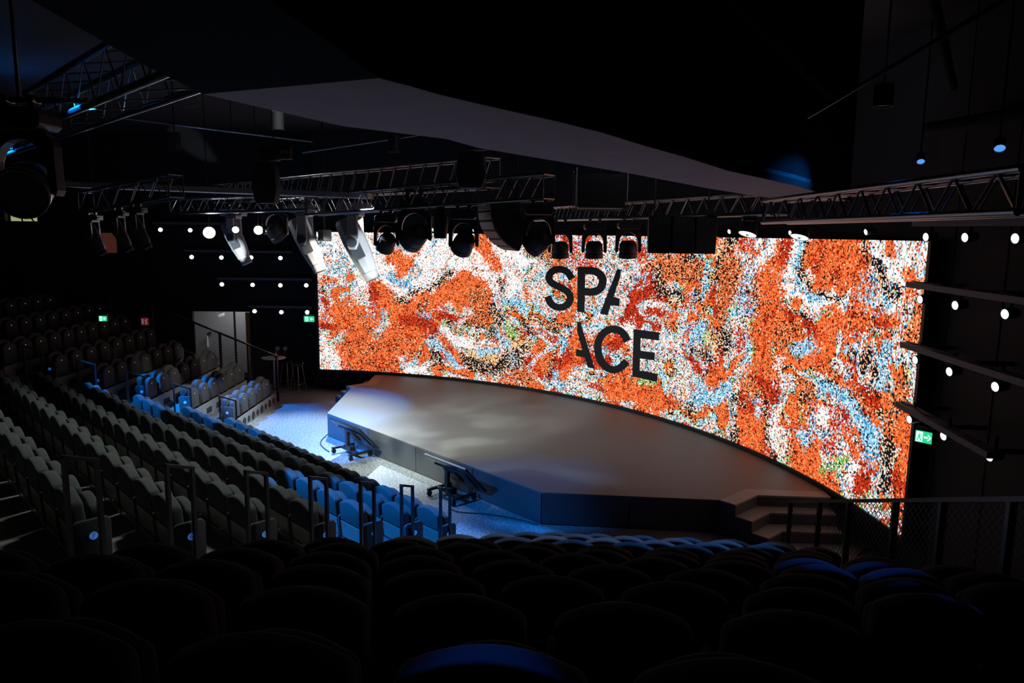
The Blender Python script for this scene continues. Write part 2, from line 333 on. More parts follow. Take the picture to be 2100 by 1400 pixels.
# the flowing picture: patches of colour classes laid one over the other (class letter, radius, points in the photograph's pixels)
PATCHES = """
W 60 660,500 760,520 860,520 960,520 1040,520 1060,560
W 45 700,570 780,570 880,580 1000,570
w 40 660,600 660,700 700,600
m 40 1060,600 1090,700 1060,740
M 60 1100,520 1200,540 1300,560 1400,560 1500,560
M 70 1100,620 1200,640 1300,640 1400,640 1500,680
M 80 1150,740 1250,740 1350,760 1450,800 1520,860
w 60 1560,560 1640,620 1750,620 1850,560 1880,640 1830,700 1750,700
M 80 1600,820 1700,850 1780,860 1840,780 1860,700 1700,950 1800,1000
w 40 1600,900 1640,940
O 36 720,655 740,700 775,728 800,700 860,672
O 22 740,748 790,748
O 20 700,640 720,630
O 12 700,720 720,745
O 9 668,578 680,574
M 12 656,592 662,625
K 5 658,588 664,602
D 5 652,662 668,664 682,672
M 8 658,675 668,680
W 18 665,705 680,745
G 6 676,705
M 9 686,700 680,690
O 15 803,524 835,540 815,563
O 10 850,510
D 17 768,606 775,595
d 12 760,625 775,640
O 10 790,600 780,655
O 15 788,588 806,615 830,640 858,632 900,605 930,590 950,577
O 24 925,605 955,595 980,600
P 20 975,615 992,628 972,650
K 6 820,608 842,620
K 6 850,605 890,586 926,562
B 8 790,634 795,645
w 9 805,650 790,655
B 7 800,560 850,590
O 12 820,650 840,655
K 4 862,642 876,620
B 7 872,650
D 12 835,652 870,668 885,685
D 9 893,652 930,648
O 14 850,680 830,690
K 12 912,668 955,668 1000,678
M 9 930,664 980,672
D 7 1005,690 1015,694
G 6 903,667 912,670
W 11 905,685 960,698 1000,703
O 8 995,706 1010,704
O 11 925,722 938,730 900,705
B 6 880,700 910,725 935,748
W 20 830,738 870,752
w 15 900,755 860,735
K 7 850,722
P 9 832,728
K 9 880,722 890,740
B 7 845,735
K 18 958,735 1000,746 1040,748
Y 9 965,720 1020,730
B 7 980,714 1020,712
O 15 985,498 1002,530 1028,548
O 10 960,500
K 8 1025,580 1030,600
K 10 1010,632
K 12 1030,655
B 13 1050,612 1075,628
P 20 1120,518 1140,538
K 4 1101,510 1106,530 1120,548
d 20 1180,515 1215,540
G 7 1190,520
W 20 1040,505 1065,555 1055,595
w 14 1085,560 1100,600
O 6 1085,590 1088,610
K 14 1030,652
G 10 1052,672 1060,690
Y 10 1045,700 1078,712
K 8 1080,660 1090,690
B 6 1018,680 1048,706
K 9 1070,718 1068,742
K 9 1048,722 1030,745
w 17 1110,690 1105,720
O 15 1112,748 1128,740
P 12 1060,765 1090,768
K 4 1135,722 1138,745 1128,775
B 8 1148,755 1150,790
O 9 1160,770 1165,755
W 12 1185,770 1200,790
O 8 1181,570 1178,640
O 17 1150,650 1165,648
D 10 1140,590
K 4 1140,655 1160,663 1190,655
K 7 1122,666 1143,682
K 5 1134,644 1137,655
B 4 1163,670 1200,664 1235,660
O 20 1190,690 1185,712
O 13 1228,690
B 7 1153,690 1152,715
O 14 1245,686
b 9 1240,715
D 12 1268,706
O 7 1292,730 1290,710
D 9 1225,745 1255,740
D 15 1300,600 1335,592 1360,600
K 8 1370,598 1390,600
P 25 1340,535 1370,555 1395,520
K 10 1342,562 1355,592
w 15 1300,538
W 8 1275,552
B 5 1322,500 1328,535
D 11 1325,632 1360,640
O 12 1388,648 1380,660
K 4 1372,666 1388,666
W 8 1335,614 1350,616
B 10 1380,692
w 15 1355,700 1400,722
W 16 1300,690 1285,670
O 26 1255,795 1300,800 1345,810 1320,830
O 14 1280,770 1295,760
w 18 1190,795 1205,780
O 9 1180,745
G 8 1320,784 1340,786
w 9 1255,778
w 14 1380,785
Y 8 1400,797
O 10 1385,818 1370,825
K 8 1412,825 1415,850
O 4 1418,790 1430,820 1446,838
B 13 1437,802 1455,812
w 18 1440,860 1465,850
O 9 1462,492 1470,508
O 6 1520,488
K 10 1500,495 1496,518 1482,545 1470,576
Y 6 1482,502 1465,530
G 3 1462,525 1450,545
B 7 1450,545 1445,570 1441,600
P 20 1505,545 1496,580 1482,620 1474,655
D 6 1463,595 1468,640
O 10 1470,668
P 20 1398,545 1420,562
K 8 1402,528 1420,528
b 12 1428,605 1410,625
m 14 1425,650
B 16 1440,682 1430,700
w 17 1408,702
K 14 1488,680 1478,700
K 8 1492,712
G 7 1453,690 1450,715
Y 8 1464,720 1462,700
K 8 1455,737 1430,732
b 13 1535,570 1530,610 1528,640
K 4 1546,590 1546,612
m 14 1530,527
d 10 1556,556
G 7 1541,655 1537,690 1540,730 1545,752
B 5 1530,690 1530,740 1550,760
d 10 1510,680 1516,712
O 30 1590,548 1576,590 1580,640 1568,680 1568,730 1572,755
D 14 1606,505 1600,520
w 10 1560,500 1550,490
O 8 1545,507
W 12 1640,512 1620,540 1606,560 1622,590 1660,622 1720,622
B 7 1648,500 1636,540 1652,580 1682,612
K 8 1655,490 1662,515 1648,545 1670,580 1690,598 1722,600
O 33 1695,515 1702,550 1730,562 1752,545 1740,510
K 4 1696,562
K 5 1783,553
K 8 1772,495 1767,522
W 12 1792,500 1790,540 1832,562
D 10 1620,652 1650,660 1668,682
K 5 1626,640 1660,660
P 14 1610,680 1640,684
O 22 1700,640 1740,652 1785,662
w 10 1640,622 1690,640
B 9 1630,712 1665,704
W 7 1612,728 1600,748
w 18 1720,702 1762,690
K 7 1765,722 1778,752
b 10 1740,712
D 12 1678,738
B 7 1776,610 1781,628
O 14 1470,758 1458,782 1490,760
K 5 1440,775 1448,765
B 15 1430,806 1450,812 1482,790
b 11 1500,822 1508,850
K 10 1515,815
P 15 1540,790 1552,812
K 9 1535,836
O 20 1540,862 1530,892 1556,900 1562,880
K 4 1571,830 1578,880 1579,908
K 12 1506,880 1500,896
w 18 1470,852 1455,872
W 8 1596,850 1590,900
O 9 1615,872 1626,890 1626,932
w 16 1600,800 1626,812 1640,832
P 13 1650,780 1660,800 1655,828
K 6 1655,822 1652,842
Y 7 1650,850
G 8 1650,866
B 13 1640,892 1655,902
b 20 1690,850 1675,880 1695,885
O 12 1680,742 1710,760 1745,790 1762,822 1792,862
D 12 1770,790 1790,812 1796,832
K 4 1690,770 1740,797 1772,842
B 14 1690,790 1725,802 1752,842 1776,882 1790,902
d 15 1722,852 1732,882 1712,922
w 20 1742,905 1760,955
O 12 1655,950 1672,975
O 10 1700,990 1705,970
K 8 1585,930
O 4 1590,938
G 9 1610,946
G 8 1690,960 1740,960
O 21 1872,840 1866,900 1862,950 1856,1010
O 14 1830,860 1842,900
P 12 1820,880 1835,840
K 14 1817,905 1824,950 1812,990
D 11 1845,962 1848,985
B 14 1790,890 1784,940
w 10 1796,950
D 12 1766,995 1758,1010
W 8 1744,985 1762,962
G 9 1780,1014
B 7 1795,1008
w 16 1820,1035 1835,1070
O 10 1855,1050
W 22 1872,520 1898,530
O 12 1836,508 1830,532
O 14 1858,560 1880,592 1865,610
K 9 1795,548 1806,580 1814,596
Y 4 1796,575
K 6 1836,572 1830,612
W 8 1812,545 1842,570
B 5 1775,577 1790,592
B 8 1806,606 1818,616
O 18 1740,645 1790,655 1832,662
d 12 1800,640
W 4 1880,605 1865,630 1850,672
P 12 1886,632 1882,670 1874,720
K 8 1858,640
B 15 1832,718 1818,762 1806,790
K 8 1780,712 1800,770
P 18 1852,790 1850,820
D 9 1790,800 1802,832
w 14 1800,700 1790,680
D 8 1830,668 1800,660
"""
def lin(c): return [((v/255)/12.92 if v/255 <= .04045 else ((v/255+.055)/1.055)**2.4) for v in c]
PAL = {
 'O': [(58,(242,104,48)),(19,(252,158,100)),(14,(76,30,20)),(9,(200,56,28))],
 'D': [(55,(205,58,28)),(26,(128,30,20)),(12,(24,20,24)),(7,(236,100,50))],
 'P': [(52,(236,112,60)),(33,(34,22,22)),(15,(252,196,140))],
 'W': [(76,(255,252,252)),(11,(244,160,130)),(5,(60,54,60)),(5,(170,226,242)),(3,(160,196,140))],
 'w': [(48,(248,242,238)),(22,(232,100,60)),(12,(40,34,40)),(9,(140,205,228)),(9,(190,190,120))],
 'm': [(40,(246,238,240)),(20,(220,80,50)),(16,(40,34,40)),(12,(140,205,228)),(12,(130,170,90))],
 'K': [(72,(26,22,28)),(18,(248,196,146)),(10,(236,226,214))],
 'B': [(44,(150,214,240)),(22,(58,140,190)),(20,(248,250,252)),(14,(24,34,44))],
 'b': [(30,(150,205,236)),(12,(60,110,170)),(24,(246,242,246)),(16,(30,30,44)),(11,(206,70,50)),(7,(110,160,90))],
 'G': [(40,(104,166,80)),(22,(190,206,110)),(20,(244,246,236)),(18,(28,36,28))],
 'Y': [(55,(252,192,124)),(25,(36,28,26)),(20,(250,238,220))],
 'M': [(24,(246,240,242)),(22,(214,62,36)),(17,(34,28,34)),(13,(140,206,230)),(11,(104,160,84)),(13,(248,160,96))],
 'd': [(46,(206,56,34)),(15,(34,26,30)),(19,(244,232,236)),(9,(130,196,222)),(11,(240,130,80))],
}
NUC, NVC = 720, 170
rng = np.random.default_rng(11)
ua = np.linspace(-ARC_A0, ARC_A0, NUC+1); va = np.linspace(ZT, ZB, NVC+1)
U, V = np.meshgrid(ua, va)
ju = rng.uniform(-.33,.33,U.shape)*(ua[1]-ua[0]); jv = rng.uniform(-.33,.33,V.shape)*(va[1]-va[0])
ju[:,0] = ju[:,-1] = 0; jv[0,:] = jv[-1,:] = 0
U = U+ju; V = V+jv
co = np.stack([ARC_R*np.sin(U), ARC_CY+ARC_R*np.cos(U), V], -1).reshape(-1,3) + np.array(inv)
idx = np.arange((NUC+1)*(NVC+1)).reshape(NVC+1, NUC+1)
quads = np.stack([idx[:-1,:-1], idx[:-1,1:], idx[1:,1:], idx[1:,:-1]], -1).reshape(-1,4)
me = bpy.data.meshes.new('panel'); nq = len(quads)
me.vertices.add(len(co)); me.vertices.foreach_set('co', co.astype(np.float32).ravel())
me.loops.add(nq*4); me.loops.foreach_set('vertex_index', quads.ravel().astype(np.int32))
me.polygons.add(nq); me.polygons.foreach_set('loop_start', np.arange(0, nq*4, 4, dtype=np.int32))
me.polygons.foreach_set('loop_total', np.full(nq, 4, dtype=np.int32)); me.update(calc_edges=True)
nu_, nv_ = 264, 64
pa_, pz_ = np.meshgrid(np.linspace(-ARC_A0, ARC_A0, nu_*2+1)[1::2], np.linspace(ZT, ZB, nv_*2+1)[1::2])
pp_ = np.stack([ARC_R*np.sin(pa_), ARC_CY+ARC_R*np.cos(pa_), pz_], -1).reshape(-1,3) - np.array(CAM)
dd_ = pp_ @ np.array(FWD); qq = np.stack([1050+FPX*(pp_ @ np.array(RGT))/dd_, 700-FPX*(pp_ @ np.array(UPV))/dd_], 1)
prng = np.random.default_rng(4); cm = np.full((nv_, nu_), 'w')
for line in PATCHES.strip().split('\n'):
    tk = line.split(); pts = np.array([[float(v) for v in p.split(',')] for p in tk[2:]]); best = np.hypot(*(qq-pts[0]).T); rad = float(tk[1])
    for q0_, q1_ in zip(pts[:-1], pts[1:]):
        dl = q1_-q0_; tt = np.clip(((qq-q0_) @ dl)/(dl @ dl), 0, 1); best = np.minimum(best, np.hypot(*(qq-(q0_+tt[:,None]*dl)).T))
    rr = rad*(1+.22*np.sin(qq[:,0]*.11+qq[:,1]*.07+rad)+.15*prng.standard_normal(len(qq)))
    cm[(best < rr).reshape(nv_, nu_)] = tk[0]
fu = (np.arange(NUC)+.5)/NUC*nu_; fv = (np.arange(NVC)+.5)/NVC*nv_
FU, FV = np.meshgrid(fu, fv)
def vnoise(x, y, seed):
    g = np.random.default_rng(seed).random((256,256)); xi = np.floor(x).astype(int); yi = np.floor(y).astype(int); fx = x-xi; fy = y-yi
    fx = fx*fx*(3-2*fx); fy = fy*fy*(3-2*fy); G = lambda a, b: g[b % 256, a % 256]
    return (G(xi,yi)*(1-fx)+G(xi+1,yi)*fx)*(1-fy)+(G(xi,yi+1)*(1-fx)+G(xi+1,yi+1)*fx)*fy
w1 = vnoise(FU/11, FV/11, 1)-.5; w2 = vnoise(FU/11+40, FV/11+9, 2)-.5
X_ = FU+22*w1+7*(vnoise(FU/4, FV/4, 3)-.5); Y_ = FV+22*w2+7*(vnoise(FU/4+9, FV/4, 4)-.5)
flow = .6*vnoise(X_/13, Y_/9, 5)+.28*vnoise(X_/5, Y_/4, 6)+.12*vnoise(X_/2, Y_/2, 7)
flow2 = .6*vnoise(X_/9+50, Y_/7, 8)+.4*vnoise(X_/3.5, Y_/3, 9)
loose = vnoise(FU/9+70, FV/9, 10)
jit = rng.normal(0, 1, FU.shape)*np.where(rng.random(FU.shape) < .22, 2.2, .45); jit2 = rng.normal(0, 1, FU.shape)*np.where(rng.random(FU.shape) < .22, 1.6, .4)
SU = np.clip(FU+jit*(.3+loose)+5*w1, 0, nu_-1).astype(int); SV = np.clip(FV+jit2*(.3+loose)+4*w2, 0, nv_-1).astype(int)
ck = cm[SV, SU].copy(); rnd = rng.random(ck.shape)
f_ = flow+rng.normal(0, .012, flow.shape); g_ = flow2+rng.normal(0, .02, flow.shape)
def bands(src, f, table):
    sel0 = np.isin(ck0, list(src))
    for lo, hi, c in table: ck[sel0 & (f >= lo) & (f < hi)] = c
ck0 = ck.copy()
bands('M', f_, [(0,.34,'O'),(.34,.37,'K'),(.37,.395,'Y'),(.395,.41,'G'),(.41,.46,'B'),(.46,.54,'w'),(.54,.585,'m'),(.585,.63,'b'),(.63,.67,'d'),(.67,1,'D')])
bands('w', f_, [(0,.35,'O'),(.35,.37,'K'),(.37,.39,'G'),(.39,.43,'B'),(.43,.57,'w'),(.57,.61,'W'),(.61,.66,'b'),(.66,.72,'O'),(.72,1,'d')])
bands('W', g_, [(0,.30,'w'),(.30,.36,'B'),(.66,1,'w')])
bands('O', g_, [(0,.25,'P'),(.25,.29,'D'),(.70,.76,'D'),(.76,1,'P')])
bands('b', g_, [(0,.35,'K'),(.62,.7,'d'),(.7,1,'W')])
bands('m', g_, [(0,.33,'O'),(.33,.42,'w'),(.58,.68,'B'),(.68,1,'d')])
rgb = np.zeros(ck.shape+(3,))
for k, lst in PAL.items():
    sel = ck == k; tot = sum(a for a, _ in lst); acc = 0
    for a, c in lst:
        hit = sel & (rnd >= acc/tot) & (rnd < (acc+a)/tot); acc += a
        rgb[hit] = lin(c)
rgb *= rng.uniform(.78, 1.12, ck.shape)[..., None]
rgba = np.concatenate([rgb, np.ones(ck.shape+(1,))], -1).reshape(-1,4).astype(np.float32)
at_ = me.attributes.new('pixel_colour', 'FLOAT_COLOR', 'FACE'); at_.data.foreach_set('color', rgba.ravel())
ms = bpy.data.materials.new('led_picture'); ms.use_nodes = True; nt = ms.node_tree; nt.nodes.clear()
an = nt.nodes.new('ShaderNodeAttribute'); an.attribute_name = 'pixel_colour'; em = nt.nodes.new('ShaderNodeEmission'); em.inputs[1].default_value = 1.12
ou = nt.nodes.new('ShaderNodeOutputMaterial'); nt.links.new(an.outputs['Color'], em.inputs[0]); nt.links.new(em.outputs[0], ou.inputs[0])
me.materials.append(ms)
po = bpy.data.objects.new('panel', me); COL.objects.link(po); po.parent = scr
m = MB(); arc_strip(m, -ARC_A0, ARC_A0, ZB, ZT, .01, .14); o = m.build('cabinet', 'dark', scr); o.location = inv
m = MB(); arc_strip(m, -ARC_A0-.004, ARC_A0+.004, ZB-.07, ZB-.002, -.03, .14); arc_strip(m, -ARC_A0-.006, -ARC_A0-.0005, ZB-.07, ZT+.02, -.02, .14, 2); arc_strip(m, ARC_A0+.0005, ARC_A0+.006, ZB-.07, ZT+.02, -.02, .14, 2)
o = m.build('frame', 'dark', scr); o.location = inv
# letters of the picture: outlines as (angle, height) on the curved wall
def to_arc(px, py):
    r = ray(px, py); ox, oy = CAM.x, CAM.y-ARC_CY; A_ = r.x*r.x+r.y*r.y; B_ = 2*(r.x*ox+r.y*oy); C_ = ox*ox+oy*oy-ARC_R**2
    p = CAM+r*((-B_+math.sqrt(B_*B_-4*A_*C_))/(2*A_)); return (math.atan2(p.x, p.y-ARC_CY), p.z)
def band(cl, wd):
    # a stroke of even width along a smooth line, as quads
    P = [np.array(p, float) for p in cl]; P = [2*P[0]-P[1]]+P+[2*P[-1]-P[-2]]; out = []
    for i in range(1, len(P)-2):
        a, b, c, d = P[i-1:i+3]
        for k in range(4):
            t_ = k/4; out.append(.5*(2*b+(c-a)*t_+(2*a-5*b+4*c-d)*t_*t_+(3*b-a-3*c+d)*t_**3))
    out.append(P[-2]); out = np.array(out); tg = np.gradient(out, axis=0); tg /= np.linalg.norm(tg, axis=1)[:,None]; nn = np.c_[-tg[:,1], tg[:,0]]*wd/2
    return [[out[i]+nn[i], out[i+1]+nn[i+1], out[i+1]-nn[i+1], out[i]-nn[i]] for i in range(len(out)-1)]
S_LINE = [(655,362),(600,275),(530,232),(450,222),(370,255),(325,325),(345,400),(420,452),(520,500),(600,555),(632,630),(610,705),(545,758),(470,772),(390,745),(335,685),(308,612)]
P_BOWL = [(842,242),(950,245),(1030,275),(1085,330),(1098,405),(1075,480),(1020,530),(940,550),(838,545)]
C_LINE = [(895,555),(850,470),(790,410),(710,382),(620,395),(540,450),(485,540),(467,640),(478,745),(520,845),(590,925),(670,962),(750,955),(825,905),(885,845)]
UP, DOWN = (1080,520), (1160,620)
SHAPES = [('S', UP, band(S_LINE, 97)), ('P', UP, [[(740,185),(845,187),(835,840),(733,835)]]+band(P_BOWL, 108)),
 ('A', UP, [[(1310,215),(1358,235),(1350,320),(1165,880),(1060,860)],[(1235,612),(1340,645),(1335,755),(1200,735)]]),
 ('A', DOWN, [[(170,275),(215,285),(420,950),(325,930),(170,410)],[(160,670),(260,692),(290,790),(155,765)]]),
 ('C', DOWN, band(C_LINE, 104)),
 ('E', DOWN, [[(985,380),(1085,394),(1062,1080),(965,1060)],[(1080,393),(1350,430),(1340,545),(1080,510)],[(1068,690),(1285,720),(1280,830),(1065,800)],[(1062,975),(1325,1025),(1315,1140),(1060,1080)]])]
LETTERS = [(ch, [[to_arc(o_[0]+x/7, o_[1]+y/7) for x, y in q] for q in qs]) for ch, o_, qs in SHAPES]
for ch, quads_ in LETTERS:
    mb = MB()
    for poly in quads_:
        n = len(poly); vs = [arc(a, z, dr) for dr in (-.006, -.022) for a, z in poly]
        mb.add(vs, [tuple(range(n)), tuple(range(2*n-1, n-1, -1))] + [(k, (k+1)%n, n+(k+1)%n, n+k) for k in range(n)])
    o = mb.build('letter', 'logo', scr); o.location = inv; o['label'] = 'black capital letter ' + ch

# ------------------------------------------------------------------ stage
st = thing('stage', 'low dark grey stage with angled corners in front of the screen', 'stage', (0, 2, 0))
HS = .568; off = Vector((0,-2,0))
L0 = [Vector((5.78,1.96,0)), Vector((5.78,2.78,0)), Vector((6.75,3.70,0))]
mir = lambda p: Vector((-p.x, p.y, p.z))
arcpts = [arc(a, 0, -.02) for a in np.linspace(.56, -.56, 30)]
outl = [Vector((-3.6,0,0)), Vector((3.6,0,0))] + L0 + arcpts + [mir(p) for p in L0[::-1]]
m = MB(); m.prism([(p.x,p.y) for p in outl], HS-.03, HS, (1,0,0), (0,1,0), (0,0,1), off); m.build('top', 'stagetop', st)
inner = [Vector((p.x*.992, 2+(p.y-2)*.992, 0)) for p in outl]
def face(p0, p1, z0=.02, z1=HS-.03, gap=.008):
    mb = MB(); p0 = Vector(p0); p1 = Vector(p1); d = (p1-p0).normalized(); nn = Vector((d.y,-d.x,0)); L = (p1-p0).length
    mb.prism([(gap,z0),(L-gap,z0),(L-gap,z1),(gap,z1)], -.04, 0, d, (0,0,1), nn, p0+off); return mb
for a, b in (((-3.6,0,0),(-1.8,0,0)), ((-1.8,0,0),(0,0,0)), ((0,0,0),(1.8,0,0)), ((1.8,0,0),(3.6,0,0)), ((3.6,0,0),(4.7,.98,0)), ((4.7,.98,0),(5.78,1.96,0)), ((-4.7,.98,0),(-3.6,0,0)), ((-5.78,1.96,0),(-4.7,.98,0))):
    face(a, b).build('front_panel', 'stageface', st)
m = MB(); m.prism([(p.x,p.y) for p in inner], .0, HS-.035, (1,0,0), (0,1,0), (0,0,1), off); m.build('deck_frame', 'dark', st)
# stairs at both ends: three treads that bend with the stage end
def offset_pl(L, d):
    out = []
    for i, p in enumerate(L):
        n = Vector((0,0,0))
        segs = [(L[j], L[j+1]) for j in range(len(L)-1) if j in (i-1, i)]
        ns = [Vector(((b-a).y, -(b-a).x, 0)).normalized() for a, b in segs]
        n = sum(ns, Vector((0,0,0))).normalized(); out.append(p + n*(d/n.dot(ns[0])))
    return out
for sgn, lab in ((1, 'grey three step stage stairs at the right end behind the mesh railing'), (-1, 'grey three step stage stairs at the far left end of the stage')):
    Ls = [Vector((p.x*sgn, p.y, 0)) for p in L0]
    t = thing('stage_stairs', lab, 'stairs', Ls[0]); o_ = -Ls[0]
    for k in range(3):
        A = [Vector((p.x*sgn,p.y,0)) for p in offset_pl(L0, .3*k+.004)]; B = [Vector((p.x*sgn,p.y,0)) for p in offset_pl(L0, .3*(k+1))]; z1 = HS*(3-k)/3
        pl = [(p.x,p.y) for p in A+B[::-1]]
        mb = MB(); mb.prism(pl, z1-.03, z1, (1,0,0), (0,1,0), (0,0,1), o_); mb.build('tread', 'stairtread', t)
        mb = MB(); mb.prism(pl, 0, z1-.031, (1,0,0), (0,1,0), (0,0,1), o_); mb.build('riser_block', 'stageface', t)

# ------------------------------------------------------------------ stepped tiers
SEND = 6.02
for i in range(1, 14):
    j = i+1
    def ln(nose, k): return nose[k] if k in nose else nose[13]+2.2
    def cR(k): return cornR(k) if k <= 13 else Vector(((ln(nose_r,k)-CT*ln(nose_c,k))/ST, -ln(nose_c,k), 0))
    def cL(k): return cornL(k) if k <= 13 else Vector((-(ln(nose_l,k)-CT*ln(nose_c,k))/ST, -ln(nose_c,k), 0))
    sL_a, sL_b, sR = 6.05+.32*(ln(nose_l,i)-4.75), 6.05+.32*(ln(nose_l,j)-4.75), 6.33
    pts = [PL(sL_a, ln(nose_l,i)), cL(i), cR(i), PR(sR, ln(nose_r,i)), PR(sR, ln(nose_r,j)), cR(j), cL(j), PL(sL_b, ln(nose_l,j))]
    m = MB(); m.prism([(p.x,p.y) for p in pts], 0 if i < 3 else fz(i)-.62, fz(i), (1,0,0), (0,1,0), (0,0,1))
    to = struct('seating_tier', m, 'carpet', 'carpeted seating step, %s from the stage' % ordn(i))
    if i <= 8:   # pale riser board below the left block, with its vents
        z0 = fz(i-1) if i > 1 else 0
        s0 = sL_a; cl = cL(i); s1 = EL.dot(cl)+.5
        m = MB(); a = PL(s0, nose_l[i]-.022); d = -EL
        m.prism([(0,z0+.002),(s0-s1,z0+.002),(s0-s1,fz(i)+.06),(0,fz(i)+.06)], -.02, 0, d, (0,0,1), -NL, a)
        rb = m.build('riser_board', 'riser', to)
        n = 0; s = s0-.25
        while s > s1+.2:
            c = PL(s, nose_l[i]-.025, z0+(fz(i)-z0)*.52); m = MB()
            if i == 1:
                r_ = .105 if n % 2 else .078
                m.lathe([(r_,0),(r_,.012)], c, -NL, 20); s -= .33
            else:
                m.box(c, (.30,.012,.14), Matrix.Rotation(-TH, 3, 'Z')); s -= .62
            m.build('vent', 'hole', to); n += 1
# half steps in the two aisles, with a bright nosing
for side, cf, noses, nm in ((1, cornR, nose_r, 'right'), (-1, cornL, nose_l, 'left')):
    for i in range(1, 9):
        c = cf(i); c2 = cf(i+1); d = (c2-c).normalized(); x = Vector((-d.y, d.x, 0)); z0 = fz(i-1) if i > 1 else 0
        m = MB(); m.prism([(-.45,-.36),(.45,-.36),(.45,.1),(-.45,.1)], z0, z0+(fz(i)-z0)/2, x, d, (0,0,1), c)
        so = struct('aisle_step', m, 'carpet', 'half step in the %s aisle below the %s seating step' % (nm, ordn(i)))
        m = MB(); m.prism([(-.45,-.362),(.45,-.362),(.45,-.33),(-.45,-.33)], z0+(fz(i)-z0)/2+.001, z0+(fz(i)-z0)/2+.008, x, d, (0,0,1), c); m.build('nosing', 'alu', so)

# ------------------------------------------------------------------ seats
def arch_outline(hw, zlo, zside, ztop, rad=.05, n=10):
    # rectangle with rounded upper corners and a gently arched top
    pts = [(-hw, zlo), (hw, zlo), (hw, zside-rad)]
    for k in range(5):
        a = k/4*PI/2*.85; pts.append((hw-rad+rad*math.cos(a), zside-rad+rad*math.sin(a)))
    x0, z0 = pts[-1]
    for k in range(1, n): 
        x = x0*(1-2*k/n); pts.append((x, z0+(ztop-z0)*(1-(x/x0)**2)))
    for k in range(4, -1, -1):
        a = k/4*PI/2*.85; pts.append((-(hw-rad+rad*math.cos(a)), zside-rad+rad*math.sin(a)))
    pts.append((-hw, zside-rad)); return pts
def make_seat():
    t = thing('auditorium_seat', 'seat', 'seat')
    def pad(outl, y0, y1, lean):
        mb = MB(); n = len(outl)
        vs = [Vector((x, yy-lean*z, z)) for yy in (y0, y1) for x, z in outl]
        mb.add(vs, [tuple(range(n))[::-1], tuple(range(n, 2*n))] + [(k,(k+1)%n,n+(k+1)%n,n+k) for k in range(n)]); return mb
    pad(arch_outline(.255, .31, .575, .625, rad=.06), .00, .115, .09).build('backrest', 'fabric', t, bevel=.024, seg=3, smooth=True, angle=50)
    mb = MB(); mb.add([(x, y-.09*z, z) for y in (.0, .07) for x, z in ((-.25,.085),(.25,.085),(.25,.305),(-.25,.305))], [(3,2,1,0),(4,5,6,7),(0,1,5,4),(1,2,6,5),(2,3,7,6),(3,0,4,7)])
    mb.build('back_panel', 'laminate', t, bevel=.005)
    so = pad(arch_outline(.225, .07, .50, .555, rad=.06), .125, .222, .04).build('folded_seat', 'fabric', t, bevel=.024, seg=3, smooth=True, angle=50)
    mb = MB(); mb.lathe([(.011,0),(.011,.004)], (.03,.2055,.42), (0,1,0), 10); mb.build('number_plate', 'dot', so)
    mb = MB(); mb.prism([(-.03,.06),(.225,.06),(.235,.34),(.20,.385),(.0,.385),(-.05,.36)], -.014, .014, (0,1,0), (0,0,1), (1,0,0), (-.272,0,0))
    mb.build('armrest', 'fabric', t, bevel=.010, seg=2, smooth=True)
    mb = MB(); mb.box((-.272,.08,.03), (.026,.20,.06)); mb.build('foot', 'blackmetal', t)
    mb = MB(); mb.box((0,-.01,.04), (.50,.012,.065)); mb.build('kick_strip', 'alu', t)
    return t
seat0 = make_seat(); SEAT_TREE = tree_of(seat0); used = [False]
DIGIT = {k: text_mesh(str(k), .075, .001) for k in range(1, 10)}
for me_ in DIGIT.values(): me_.materials.append(MAT['white'])
def end_panel(seat, side, num):
    # the upholstered panel that closes a row on the aisle, with its round lit row number
    mb = MB(); mb.prism([(-.03,.005),(.245,.005),(.25,.37),(.22,.415),(-.02,.415),(-.055,.39)], -.022, .022, (0,1,0), (0,0,1), (1,0,0), (side*.312,0,0))
    ep = mb.build('end_panel', 'fabric', seat, bevel=.012, seg=2, smooth=True)
    mb = MB(); mb.lathe([(.034,0),(.034,.004)], (side*.335,.105,.27), (side,0,0), 20); mb.build('number_disc', 'disc', ep)
    if num in DIGIT:
        o = bpy.data.objects.new('row_number', DIGIT[num]); COL.objects.link(o); o.parent = ep
        o.matrix_local = Matrix.Translation((side*.340,.105,.27)) @ Matrix(((0,0,side,0),(side,0,0,0),(0,1,0,0),(0,0,0,1)))
def place(p, rz, label, group):
    if used[0]: r = copy_tree(seat0, SEAT_TREE)
    else: r = seat0; used[0] = True
    r.location = p; r.rotation_euler = (0,0,rz); tag(r, label, 'seat', group); return r
xC = [3.49,3.70,3.94,4.21,4.40,4.66,4.80]; yC = [2.31,3.06,3.86,4.68,5.49,6.33,7.18]; nC = [13,14,15,16,17,15,8]; pC = [.5815,.580,.590,.597,.581,.5885,.5885]
for i in range(7):
    for k in range(nC[i]):
        x = xC[i]-pC[i]*k; y = -(yC[i]-.055)-.015*pC[i]*k
        where = 'end seat on right aisle' if k == 0 else '%s from right aisle' % ordn(k+1)
        s = place((x, y, fz(i+1)), .015, 'grey folding seat, central block, %s row, %s' % (ordn(i+1), where), 'seats of the central block')
        if k == 0: end_panel(s, 1, i+1)
        if k == nC[i]-1 and i < 5: end_panel(s, -1, i+1)
sR0 = [2.93,2.62,2.33,1.97,1.62,1.14,.89,.47,.07,.82,1.02]; pRr = [.5875,.60,.59,.59,.605,.552,.562,.573,.588,.617,.62]; nRr = [6,6,7,7,8,10,10,10,9,6,5]
for i in range(11):
    for k in range(nRr[i]):
        p = PR(sR0[i]+pRr[i]*k, seat_r[i+1], fz(i+1))
        s = place(p, TH, 'grey folding seat, near block, %s row from the stage, %s from the left' % (ordn(i+1), ordn(k+1)), 'seats of the near block')
        if k == 0 and i < 9: end_panel(s, -1, i+1)
